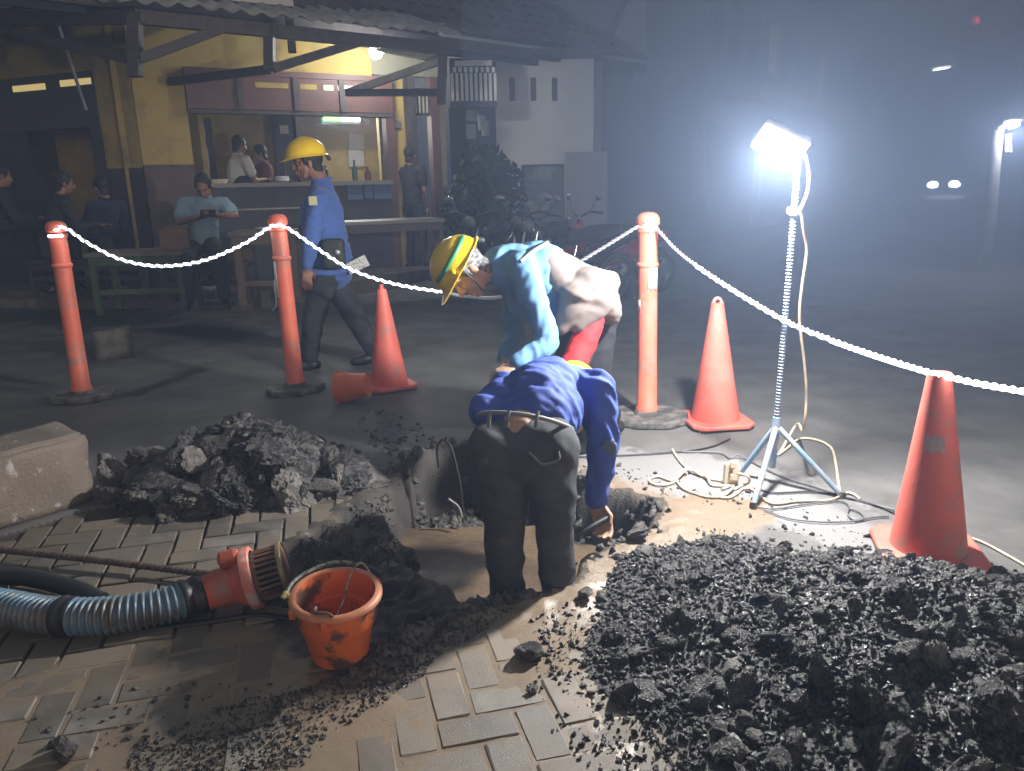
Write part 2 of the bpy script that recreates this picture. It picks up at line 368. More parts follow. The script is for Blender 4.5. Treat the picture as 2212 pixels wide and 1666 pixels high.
def mound(name, label, cx, cy, rx, ry, rot, H, mm, ns, big, med, stuff, seed, sizes, core_noise=.05, prof=1.0):
    t = thing(name, (cx, cy, 0), label, 'rubble heap')
    ca, sa = math.cos(rot), math.sin(rot)
    def top(x, y):
        u = ((x-cx)*ca+(y-cy)*sa)/rx; v = (-(x-cx)*sa+(y-cy)*ca)/ry
        r = np.sqrt(u*u+v*v)+.28*(fbm(x, y, 2.6, 3, seed)-.5)
        h = H*np.clip(1-r, 0, 1)**prof+core_noise*(fbm(x, y, 9, 4, seed+5)-.5)*ss(1.05, .7, r)+.016*(fbm(x, y, 26, 3, seed+9)-.5)*ss(1, .8, r)
        return np.where(r > 1.02, -.06, h), r
    n = 170; X, Y = np.meshgrid(np.linspace(-1.3, 1.3, n), np.linspace(-1.3, 1.3, n))
    x = cx+X*rx*ca-Y*ry*sa; y = cy+X*rx*sa+Y*ry*ca; h, r = top(x, y); b = MB()
    idx = np.arange(n*n).reshape(n, n); fs = np.stack([idx[:-1, :-1], idx[:-1, 1:], idx[1:, 1:], idx[1:, :-1]], -1).reshape(-1, 4)
    fs = fs[(r.ravel()[fs] < 1.06).any(1)]; u, inv = np.unique(fs, return_inverse=True)
    b.v = np.stack([x.ravel(), y.ravel(), h.ravel()], 1)[u].tolist(); b.f = inv.reshape(-1, 4).tolist(); b.m = [0]*len(b.f)
    b.build('heap_core', mm, t, smooth=180)
    def spot(rmax=1.02):
        while True:
            a = random.uniform(0, 2*math.pi); q = math.sqrt(random.random())*rmax*1.08
            px = cx+q*math.cos(a)*rx*ca-q*math.sin(a)*ry*sa; py = cy+q*math.cos(a)*rx*sa+q*math.sin(a)*ry*ca
            hh, rr = top(np.array([px]), np.array([py]))
            if rr[0] < rmax: return px, py, max(float(hh[0]), 0), rr[0]
    for k in range(ns):
        px, py, pz, rr = spot(1.0); s = random.uniform(*sizes[1]) if k > big else random.uniform(*sizes[0])
        while k <= big and med < .5 and py > cy-.02: px, py, pz, rr = spot(1.0)
        me = random.choice(BIG if (k <= big or s > sizes[1][1]*.7) else MED) if random.random() > med else random.choice(BIGC if (k <= big or s > sizes[1][1]*.7) else MEDC)
        o = bpy.data.objects.new('chunk', me); C.objects.link(o); o.parent = t
        o.location = (px-cx, py-cy, pz+s*.22); o.scale = (s*random.uniform(.8, 1.25), s*random.uniform(.8, 1.2), s*random.uniform(.65, 1.0)); o.rotation_euler = (random.gauss(0, .6), random.gauss(0, .6), random.uniform(0, 6.3))
    pts = []; rad = []
    for k in range(stuff):
        px, py, pz, rr = spot(1.12 if k % 6 == 0 else 1.0); s = sizes[2][0]+(sizes[2][1]-sizes[2][0])*random.random()**2.2
        pts.append((px, py, pz+s*.3)); rad.append(s)
    tag(rocks('crumbs', pts, rad, tar if med < .5 else conc, t), kind='stuff')
    return t
core = mat('tarry soil', (.020, .019, .018), .35, col2=(.085, .08, .074), vs=36, bump=1.0, bs=90, spec=.6)
mound('rubble_pile', 'large glistening black heap of broken asphalt in the right foreground', 1.16, 1.865, 1.06, .74, R(-36), .29, core, 296, 26, .15, 26000, 41, ((.04, .08), (.014, .042), (.0025, .014)), .085)
mound('rubble_pile', 'lower dark grey heap of broken concrete chunks behind the brick paving', -1.30, 3.50, .60, .42, R(3), .30, core, 290, 48, .36, 5000, 77, ((.06, .125), (.018, .05), (.004, .018)))
mat('pit stones', (.05, .046, .042), .5, col2=(.16, .148, .132), vs=22, vd=7, lo=.42, hi=.66, bump=1.0, bs=120)
PITC = [m.copy() for m in MED]
for m in PITC: m.materials.clear(); m.materials.append(MATS['pit stones'])
# crumbs, grit and pebbles strewn about
def scatter(name, pl, n, r0, r1, m, label=None, parent=None, zf=None, p=2.2, kind='stuff', cat=None):
    lo, hi = pl.min(0), pl.max(0); pts = []
    while len(pts) < n:
        q = rng.uniform(lo, hi, (4000, 2)); k = (sdf(q[:, 0], q[:, 1], pl)+.12*(fbm(q[:, 0], q[:, 1], 5, 3, 50)-.5) > 0) & (rng.random(4000) < .15+1.1*np.clip(fbm(q[:, 0], q[:, 1], 7, 3, 61)-.25, 0, 1)*1.5)
        pts += q[k].tolist()
    pts = np.array(pts[:n]); h, sd, pv_ = height(pts[:, 0], pts[:, 1]); h = np.where((pv_ > .05) & (sd < -.06), np.maximum(h, -.001), h)
    rad = r0+(r1-r0)*rng.random(n)**p
    o = rocks(name, np.column_stack([pts, h+rad*.3]), rad, m, parent); tag(o, label, cat, kind=kind); return o
band = poly((820, 1400), (1060, 1300), (1160, 1300), (1000, 1400), (900, 1480), (760, 1580), (620, 1720), (300, 1800), (300, 1600), (560, 1520), (740, 1460))
scatter('grit', band, 4200, .002, .0075, tar, 'fine dark grit spread in a diagonal band over the muddy pavers', cat='grit')
scatter('gravel', poly((1130, 1330), (1330, 1290), (1480, 1500), (1640, 1720), (1250, 1720), (1150, 1500)), 1100, .002, .011, tar, 'dark gravel crumbs scattered on pavers beside the black heap', cat='gravel', p=3)
scatter('debris', poly((40, 1560), (300, 1480), (700, 1480), (620, 1660), (300, 1720), (0, 1720)), 160, .003, .013, tar, 'sparse black crumbs on the brown pavers at lower left', cat='debris', p=3)
scatter('pebbles', poly((1250, 1010), (1500, 1090), (1700, 1150), (1900, 1230), (2212, 1330), (2300, 1300), (2000, 1160), (1700, 1080), (1300, 1000)), 260, .003, .014, conc, 'small pebbles on the pale splashed asphalt near the lamp tripod', cat='pebbles', p=3)
scatter('rubble_bits', poly((800, 880), (1010, 960), (860, 1040), (700, 1080), (560, 1100), (700, 1000)), 260, .004, .02, tar, 'dark bits strewn between the left heap and the pit edge', cat='rubble', p=2.5)
tag(scatter('pit_rubble', poly((880, 1000), (1010, 970), (1130, 966), (1250, 1045), (1420, 1088), (1385, 1150), (1250, 1205), (1180, 1180), (1130, 1150), (1000, 1130), (900, 1080)), 6500, .006, .034, MATS['pit stones'], parent=pit, p=2.2), kind='stuff')
for k in range(260):
    q = rng.uniform(DEEP.min(0)-.08, DEEP.max(0)+.08); d_ = sdf(q[:1], q[1:], DEEP)[0]
    if not (-.05 < d_ < .13) or q[1] < 2.62: continue
    s = .014+.045*random.random()**1.8; o = bpy.data.objects.new('chunk', random.choice(PITC)); C.objects.link(o); o.parent = pit; o.location = (q[0], q[1], hz(q[0], q[1])+s*.25); o.scale = (s, s*.9, s*.8); o.rotation_euler = (random.uniform(0, 6), random.uniform(0, 6), random.uniform(0, 6))
tag(scatter('pit_edge_grit', poly((600, 1215), (720, 1140), (850, 1040), (880, 1150), (840, 1190), (680, 1215)), 900, .003, .014, MATS['pit stones'], parent=pit, p=2.5), kind='stuff')
tag(scatter('pit_rim_grit', poly((820, 1400), (1000, 1310), (1160, 1285), (1170, 1310), (1010, 1335), (860, 1420)), 900, .004, .022, conc, parent=pit, p=2.5), kind='stuff')
LOOSE = [(1148, 1432, .05, 'fist sized black asphalt lump standing alone on the wet pavers', 0), (1395, 1520, .062, 'wet black asphalt slab on pavers at the left foot of the black heap', 0), (1262, 1306, .030, 'small dark clod left of the black heap by the worker', 0), (1300, 1300, .024, 'tiny clod touching the upper left tip of the black heap', 1), (2062, 1280, .055, 'grey concrete lump just below the nearest traffic cone', 1), (2168, 1312, .036, 'small grey stone at the right picture edge past the cone', 1), (1585, 1655, .06, 'pale grey concrete fragment at the bottom edge of the picture', 2), (130, 1655, .045, 'dark stone on the pavers at the lower left corner', 0), (118, 1618, .022, 'little dark stone above the lower left corner stone', 0), (868, 1195, .042, 'dark round lump at the left end of the muddy water', 0), (1150, 1500, .020, 'thumb sized dark pebble on pavers below the lone lump', 0)]
pale = mat('pale concrete', (.42, .42, .41), .7, col2=(.3, .3, .29), vs=30, bump=.8, bs=120)
LM = []
for k in range(3):
    m_ = rock_mesh('stone', 3, 60+k); m_.materials.append((tar, conc, pale)[k]); LM.append(m_)
for k, (x, y, s, lb, c) in enumerate(LOOSE):
    g = G(x, y); o = bpy.data.objects.new('stone', LM[c]); C.objects.link(o)
    o.location = (g.x, g.y+s*.5, (max(hz(g.x, g.y), -.03) if k != 9 else -.16)+s*.5); o.scale = (s, s*.85, s*.8); o.rotation_euler = (.3*k, .2, 1.7*k); tag(o, lb, 'stone')
# ------------------------------------------------------------------ bollards
orange = mat('orange plastic', (.78, .18, .11), .5, col2=(.64, .13, .075), vs=5, lo=.4, hi=.7, col3=(.36, .20, .15), v3=6, lo3=.53, hi3=.70, bump=.15, bs=60)
rubber = mat('dusty black rubber', (.07, .068, .065), .75, col2=(.22, .205, .185), vs=10, vd=6, lo=.42, hi=.6, bump=.4, bs=80)
tape = mat('worn white reflective tape', (.62, .62, .60), .4, col2=(.45, .44, .42), vs=20)
def frame_mat(base, top):
    z = (Vector(top)-Vector(base)); h = z.length; z.normalize(); x = V(1, 0, 0); x = (x-z*x.dot(z)).normalized(); y = z.cross(x)
    return Matrix(((x.x, y.x, z.x, base[0]), (x.y, y.y, z.y, base[1]), (x.z, y.z, z.z, base[2]), (0, 0, 0, 1))), h
def bollard(bx, by, tx, ty, label, bw=.165, tapes=(), rot=0):
    g = G(bx, by); top = P(tx, ty, g.y); M, h = frame_mat(g, top); t = thing('bollard', g, label, 'bollard', 'orange rope bollards round the pit')
    k = h/1.2
    b = MB(); pl = [(bw*1.32*math.cos(R(a))*(1 if i % 2 else .96), bw*math.sin(R(a))) for i, a in enumerate(range(20, 380, 40))]
    b.prism(pl, .0, .045, Matrix.Translation(g) @ Matrix.Rotation(rot, 4, 'Z')); b.build('base', rubber, t, smooth=40, bevel=.010)
    b = MB(); b.lathe([(.075, .045), (.072, .06), (.058, .075)], 28, M); b.build('collar', rubber, t, smooth=50)
    b = MB(); b.lathe([(.064, .05), (.066, .085), (.058, .095), (.0555, .4), (.054, .9*k), (.061, .905*k), (.063, .915*k), (.061, .925*k), (.054, .93*k), (.053, 1.09*k), (.060, 1.095*k), (.060, 1.118*k), (.03, 1.122*k), (.026, 1.15*k)], 32, M); b.build('post', orange, t, smooth=50)
    b = MB(); b.lathe([(.0, 1.128*k), (.060, 1.13*k), (.064, 1.145*k), (.062, 1.17*k), (.05, 1.19*k), (.03, 1.2*k), (.0, 1.203*k)], 28, M); b.build('cap', orange, t, smooth=50)
    for z0, z1, a0, a1, flap in tapes:
        b = MB(); n = 9; r = .0575; vs = []; fs = []
        for i in range(n):
            a = R(a0+(a1-a0)*i/(n-1)); jag = .012*math.sin(i*2.3)
            vs += [M @ V(r*math.cos(a), r*math.sin(a), z0*k+jag), M @ V(r*math.cos(a), r*math.sin(a), z1*k)]
        fs = [(2*i, 2*i+2, 2*i+3, 2*i+1) for i in range(n-1)]; b.add(vs, fs)
        if flap:
            q = R(a0); e = M.to_3x3() @ V(math.cos(q), math.sin(q), 0); s0 = M @ V(r*math.cos(q), r*math.sin(q), z0*k)
            tg = M.to_3x3() @ V(math.sin(q), -math.cos(q), 0)
            f = [s0, s0+V(0, 0, .13), s0+tg*.01+e*.018+V(0, 0, .10), s0+e*.015+tg*.006-V(0, 0, .05), s0+e*.045+tg*.012-V(0, 0, .09), s0+e*.04+tg*.02-V(0, 0, .10), s0+e*.004-V(0, 0, .06)]
            b.add(f, [(0, 1, 2, 3), (0, 3, 6), (3, 4, 5, 6)])
        o = b.build('reflective_tape', tape, t, smooth=60); so = o.modifiers.new('th', 'SOLIDIFY'); so.thickness = .0015
    return t, M, k
B1, M1, k1 = bollard(180, 862, 119, 478, 'leftmost orange rope bollard with tilted post near the left picture edge', rot=.3)
B2, M2, k2 = bollard(640, 845, 598, 463, 'orange rope bollard standing right before the walking worker in blue', tapes=[(.66, .90, 185, 235, 1)], rot=.6)
B3, M3, k3 = bollard(1397, 908, 1400, 459, 'orange rope bollard behind the two bending workers, with white tape patch', bw=.20, tapes=[(.78, .90, 262, 330, 0), (.66, .72, 200, 215, 0)], rot=-.2)
# ------------------------------------------------------------------ traffic cones
def cone(bx, by, tx, ty, label, half=.185, rb=.145, rt=.032, rot=.3, top='plain', extra=()):
    g = G(bx, by); tp = P(tx, ty, g.y); M, h = frame_mat(g, tp); t = thing('traffic_cone', g, label, 'traffic cone', 'orange traffic cones round the dig')
    b = MB(); q = half; c = q*.28; pl = [(q, -q+c), (q, q-c), (q-c, q), (-q+c, q), (-q, q-c), (-q, -q+c), (-q+c, -q), (q-c, -q)]
    b.prism(pl, .012, .038, Matrix.Translation(g) @ Matrix.Rotation(rot, 4, 'Z')); b.build('base', cmat, t, smooth=40, bevel=.008)
    for sx in (-1, 1):
        for sy in (-1, 1): b = MB(); b.box((sx*q*.72, sy*q*.72, .006), (.04, .04, .012), Matrix.Translation(g) @ Matrix.Rotation(rot, 4, 'Z')); b.build('foot', rubber, t)
    b = MB(); pr = [(rb, .036), (rb*.985, .06), (rt, h-.03)]
    if top == 'nipple': pr += [(rt*1.0, h-.045), (rt*.55, h-.045), (rt*.5, h), (rt*.3, h), (rt*.3, h-.05)]
    elif top == 'hole': pr += [(rt, h-.02), (rt*.92, h), (rt*.62, h-.004), (rt*.6, h-.06)]
    else: pr += [(rt, h-.012)]
    b.lathe(pr, 36, M); b.build('cone_body', cmat, t, smooth=40)
    if top == 'eye':
        b = MB(); n = 20; pts = [M @ V(.020*math.cos(R(a)), 0, h-.012+.022*math.sin(R(a))) for a in range(-40, 221, 13)]
        b.tube(pts, .009, 8); b.build('top_loop', cmat2, t, smooth=60)
    for z, a, w_, hh in extra:
        b = MB(); vs = []; n = 7
        for i in range(n):
            for j in (0, 1):
                zz = z+hh*j+.008*math.sin(i*2+j); rr = rb+(rt-rb)*(zz-.06)/(h-.09)+.0012; q_ = R(a+w_*i/(n-1)); vs.append(M @ V(rr*math.cos(q_), rr*math.sin(q_), zz))
        b.add(vs, [(2*i, 2*i+2, 2*i+3, 2*i+1) for i in range(n-1)]); b.build('worn_tape', greytape, t, smooth=60)
    return t, M, h
cmat = mat('faded cone plastic', (.74, .155, .11), .55, col2=(.62, .12, .085), vs=4, lo=.4, hi=.7, col3=(.36, .20, .16), v3=5, lo3=.53, hi3=.70, bump=.15, bs=70)
cmat2 = mat('dusty pink cone plastic', (.55, .25, .20), .6)
greytape = mat('scuffed grey tape', (.30, .22, .21), .55, col2=(.42, .3, .28), vs=20)
cone(842, 838, 824, 615, 'traffic cone between walking worker and bent worker, a bucket tipped against it', rt=.030, top='nipple', rb=.128, half=.165, rot=.5)
cone(1545, 915, 1550, 648, 'traffic cone with a loop on top standing behind the lamp tripod', rt=.036, top='eye', rb=.135, half=.18, rot=.12)
CN, MC, hc = cone(2003, 1200, 2030, 806, 'nearest traffic cone, large, under the light rope at the right', rt=.042, top='hole', rb=.128, half=.178, rot=-.25, extra=[(.43, 215, 50, .055)])
# ------------------------------------------------------------------ LED light rope
YB1, YB2, YB3 = G(180, 862).y, G(640, 845).y, G(1397, 908).y
rp = [P(118, 497, YB1-.07), P(140, 492, YB1-.06), P(186, 523, YB1-.02), P(260, 560, YB1), P(345, 575, YB1), P(440, 563, YB1+.02), P(530, 525, YB1+.03), P(580, 492, YB2-.05), P(603, 487, YB2-.065), P(626, 496, YB2-.05), P(690, 540, YB2), P(760, 583, YB2-.02), P(850, 613, YB2-.05), P(960, 632, YB2-.1), P(1010, 641, YB2-.1), P(1090, 640, YB3+.1), P(1200, 595, YB3+.06), P(1295, 540, YB3+.04), P(1380, 488, YB3-.02), P(1398, 482, YB3-.066), P(1420, 496, YB3-.06), P(1470, 548, 4.05), P(1560, 612, 3.72), P(1690, 690, 3.28), P(1790, 733, 3.02), P(1900, 772, 2.80), P(2012, 806, 2.58), P(2040, 812, 2.545), P(2110, 828, 2.45), P(2212, 846, 2.32), P(2400, 880, 2.1)]
path = resample(spline(rp, 12), .010)
def led(path):
    b = MB(); N = len(path); vs = []; r0 = .0060; pitch = .058
    bright = []; X = V(0, 0, 1)
    for k, ph0 in ((0, 0), (1, math.pi)):
        pts = []
        for i, p in enumerate(path):
            t = (path[min(i+1, N-1)]-path[max(i-1, 0)]).normalized(); a = t.cross(X).normalized(); c = t.cross(a); q = 2*math.pi*i*.010/pitch+ph0
            pts.append(p+r0*(math.cos(q)*a+math.sin(q)*c))
        b.k = 0; f0 = len(b.f); b.tube(pts, .0056, 6)
        nf = len(b.f)-f0
        for f in range(nf-2):
            i = f//6; pr = i/N; px = path[i]; z = math.sin(i*.0105)+.6*math.sin(i*.031+1)
            pj = px-_O; pj = CX+FPX*pj.dot(_R)/pj.dot(_F); dim = (z < -.15 and pj < 1500) or (955 < pj < 1372)
            if z > .55 and pj > 1500 and k == 1 and not dim: b.m[f0+f] = 0; continue
            b.m[f0+f] = 1 if dim else (0 if k == 0 else 2)
    o = b.build('light_rope', [emat('led strip lit', (.90, .92, 1.0), 12), mat('led strip clear back', (.26, .26, .28), .4, emit=(.9, .92, 1), es=.06), mat('led strip side', (.42, .42, .45), .35, emit=(.88, .91, 1), es=.25)], smooth=70)
    return tag(o, 'glowing white twisted LED rope slung between the bollards and the nearest cone', 'rope light')
led(path)
b = MB(); b.tube(spline([M1 @ V(.062*math.cos(R(a)), .062*math.sin(R(a)), 1.112*k1+.004*math.sin(a)) for a in range(250, 345, 19)], 4), .009, 6)
tag(b.build('light_rope_end', emat('led strip lit', (.90, .92, 1.0), 14), smooth=70), 'short lit rope end wound round the leftmost bollard neck', 'rope light')
for Mx, kx, lb in ((M2, k2, 'lit rope turn round the neck of the bollard by the walking worker'), (M3, k3, 'lit rope knot round the neck of the bollard behind the bent workers')):
    b = MB(); b.tube([Mx @ V(.040*math.cos(R(a)), .040*math.sin(R(a)), 1.128*kx+.003*math.sin(R(3*a))) for a in range(0, 361, 20)], .008, 6)
    if kx == k3: b.tube(spline([Mx @ V(-.03, -.05, 1.13*kx), Mx @ V(.012, -.064, 1.145*kx), Mx @ V(.03, -.064, 1.12*kx), Mx @ V(-.005, -.068, 1.10*kx)], 5), .009, 6)
    tag(b.build('light_rope_knot', emat('led strip knot', (.90, .92, 1.0), 3), smooth=70), lb, 'rope light')
# ------------------------------------------------------------------ floodlight on a rebar tripod
bluepaint = mat('pale blue painted steel', (.20, .34, .50), .5, col2=(.34, .38, .42), vs=14, lo=.45, hi=.62, bump=.2, bs=90)
steel = mat('galvanised steel', (.46, .48, .52), .38, metal=.6, col2=(.34, .36, .4), vs=30)
LB = G(1689, 1046); AP = P(1677, 922, LB.y); TP = P(1724, 350, LB.y-.02)
lamp = thing('floodlight_stand', (LB.x, LB.y, 0), 'blazing white floodlight on a ribbed pole with blue tripod legs', 'floodlight')
n = 700; b = MB(); pts = [AP+(TP-AP)*i/n for i in range(n+1)]
b.tube(pts, lambda i: .0105+.0042*max(0, math.sin(i*.72))**2, 10); b.build('ribbed_pole', mat('ribbed bar', (.36, .43, .52), .45, metal=.3, col2=(.22, .3, .4), vs=20), lamp, smooth=60)
feet = [G(1600, 1026), G(1627, 1098), G(1818, 1076)]
for k, f in enumerate(feet):
    b = MB(); b.cyl(AP+V(0, 0, .005), f+V(0, 0, .012), .0135, .012, 10); lg = b.build('leg', bluepaint if k != 1 else mat('mud splashed blue leg', (.34, .36, .38), .6, col2=(.2, .3, .42), vs=16), lamp, smooth=40)
    b = MB(); b.cyl(f, f+V(0, 0, .03), .017, .015, 10); b.build('rubber_foot', rubber, lg)
b = MB(); b.cyl(AP+V(0, 0, .02), AP+V(.0, .02, -.20), .016, .016, 10); b.build('pole_stub', bluepaint, lamp, smooth=40)
b = MB(); b.cyl(AP+V(0, 0, -.02), AP+V(0, 0, .045), .022, .018, 12); b.build('hub', bluepaint, lamp, smooth=40)
HL = P(1684, 317, LB.y-.05)                        # lamp head
fn = V(-.42, -.62, -.66).normalized(); sx_ = V(.80, -.10, -.35); sx_ = (sx_-fn*sx_.dot(fn)).normalized(); sy_ = fn.cross(sx_)
MH = Matrix(((sx_.x, sy_.x, fn.x, HL.x), (sx_.y, sy_.y, fn.y, HL.y), (sx_.z, sy_.z, fn.z, HL.z), (0, 0, 0, 1)))
b = MB(); b.box((0, 0, -.022), (.20, .142, .034), MH); hd = b.build('lamp_head', mat('lamp housing', (.5, .5, .52), .4, metal=.4), lamp, bevel=.008)
b = MB()
for k in range(7): b.box((-.08+.0267*k, 0, -.048), (.006, .12, .018), MH)
b.build('cooling_fins', MATS['lamp housing'], hd)
b = MB(); b.box((0, 0, -.001), (.18, .122, .006), MH); b.build('lens', emat('floodlight glass', (.93, .96, 1.0), 60), hd, bevel=.002)
b = MB(); b.tube(spline([MH @ V(.103, 0, -.02), MH @ V(.115, 0, -.06), TP+V(.01, 0, .03), TP], 5), .008, 8); b.build('bracket', steel, lamp, smooth=60)
li = bpy.data.lights.new('floodlight_beam', 'POINT'); li.energy = LAMP_W; li.color = (1.0, .98, .95); li.shadow_soft_size = .06
lo = bpy.data.objects.new('floodlight_beam', li); C.objects.link(lo); lo.parent = lamp; lo.location = Vector(MH @ V(0, 0, .085))-Vector(lamp.location)
# ------------------------------------------------------------------ cables
cream = mat('cream cable', (.62, .52, .38), .5, col2=(.5, .42, .3), vs=20); blackc = mat('black cable', (.02, .02, .022), .45); greyc = mat('grey cable', (.14, .14, .15), .5)
def cable(name, pts, r, m, label, cat='cable', n=10):
    b = MB(); b.tube(spline(pts, n), r, 8); return tag(b.build(name, m, smooth=70), label, cat)
g = lambda x, y, z=.008: G(x, y, z)
CR = lambda x, y, k=.008: (lambda p: V(p.x, p.y, max(hz(p.x, p.y), 0)+k))(G(x, y))
def c2(x, y): return (2500+x/2.212)*.54216, (1650+y/2.212)*.54216
def CG(*l, k=.008): return [CR(*c2(x, y), k) if len(q) == 2 else CR(*c2(x, y), q[2]) for q in l for x, y in [q[:2]]]
cable('extension_cord', CG((395, 325), (440, 400), (500, 470), (560, 520, .02), (690, 575), (860, 610), (905, 640), (840, 650), (740, 640), (700, 590, .02), (620, 540), (530, 525, .03), (450, 560), (440, 610), (490, 670), (580, 720), (700, 750), (840, 740), (930, 680, .02), (900, 655), (830, 680)), .0058, cream, 'tangled cream extension cord coiled at the power strip', 'extension cord', 6)
cable('extension_cord', CG((600, 530), (520, 535, .025), (440, 590, .015), (380, 600), (270, 565), (195, 590), (220, 635), (330, 640), (420, 605), (470, 555, .03), (520, 540)), .0058, cream, 'cream cord loop lying nearest the pit on the pale asphalt', 'extension cord', 6)
cable('extension_cord', CG((730, 690), (760, 735), (880, 755), (960, 720), (1010, 680), (1080, 675), (1150, 720), (1240, 790), (1330, 805), (1480, 785), (1640, 780), (1790, 775), (1860, 745), (1910, 710), (1990, 720), (2050, 765)), .0058, cream, 'pale cord running from the coil past the right tripod foot', 'extension cord', 6)
cable('lamp_cable', [MH @ V(.10, .0, -.04), P(1747, 375, LB.y+.02), P(1742, 420, LB.y), P(1722, 462, LB.y-.03), P(1704, 460, LB.y-.02), P(1706, 450, LB.y+.03), P(1728, 455, LB.y+.02), P(1736, 500, LB.y+.03), P(1742, 545, LB.y+.04), P(1732, 620, LB.y+.03), P(1727, 690, LB.y+.03), P(1738, 790, LB.y+.04), P(1742, 860, LB.y+.05), P(1735, 930, LB.y+.1)]+CG((1480, 250, .10), (1350, 340), (1330, 370), (1400, 320), (1500, 240), (1600, 230), (1720, 260), (1800, 320), (1830, 420), (1850, 560), (1870, 700)), .0065, cream, 'cream lamp cable hanging down beside the pole to a loop at its foot', 'cable', 8)
cable('power_cable', CG((-1180, 430), (-500, 395), (0, 375), (400, 350), (560, 335), (750, 300), (900, 232)), .0045, blackc, 'thin black cable running from the worker to the right across the asphalt')
cable('power_cable', CG((480, 345), (760, 350), (850, 370), (900, 400), (980, 395, .02), (1080, 425), (1200, 490), (1400, 580), (1600, 640), (1750, 690), (1900, 735), (2100, 790), (2350, 860)), .0042, greyc, 'thin grey cable from the power strip to the nearest cone')
cable('power_cable', CG((900, 660), (1000, 660), (1150, 680), (1300, 710), (1600, 700), (1800, 720), (1900, 745), (2060, 780), (2220, 830), (2380, 900)), .0042, blackc, 'black cable lying along the ground under the tripod')
cable('power_cable', CG((1080, 810), (1180, 840), (1300, 850), (1500, 820), (1700, 795), (1880, 785), (1950, 830), (1940, 900), (2000, 950), (2080, 930), (2040, 880), (1960, 850)), .0036, greyc, 'thin grey cable loop in front of the nearest cone')
cable('power_cable', CG((1200, 860), (1400, 930), (1600, 960), (1800, 968), (2000, 960), (2150, 930), (2300, 915)), .0036, greyc, 'thin grey cable nearest the black heap')
cable('power_cable', [CR(2090, 1165), CR(2130, 1180), CR(2212, 1225), CR(2320, 1290)], .005, cream, 'pale cable running right from behind the nearest cone')
pst = thing('power_strip', CR(*c2(915, 560), 0), 'cream power strip with plugs standing among the coiled cord', 'power strip')
q0 = CR(*c2(905, 620), 0); q1 = P(*c2(925, 400), q0.y+.01)
M, h = frame_mat(q0, q1); plastic = mat('cream plastic', (.70, .62, .48), .4)
b = MB(); b.box((0, 0, h*.42), (.066, .038, h*.84), M); b.build('housing', plastic, pst, bevel=.005)
for zz, xx in ((.86, 0), (.62, .012), (.38, .004)):
    b = MB(); b.box((xx, -.030, h*zz), (.036, .028, .034), M); pg = b.build('plug', plastic, pst, bevel=.006)
b = MB(); b.tube(spline([M @ V(.02, -.04, h*.55), M @ V(.055, -.06, h*.5), M @ V(.07, -.05, h*.25), M @ V(.04, -.05, .01), CR(*c2(930, 680), .006)], 6), .0062, 8); b.build('plug_cord', cream, pst, smooth=70)
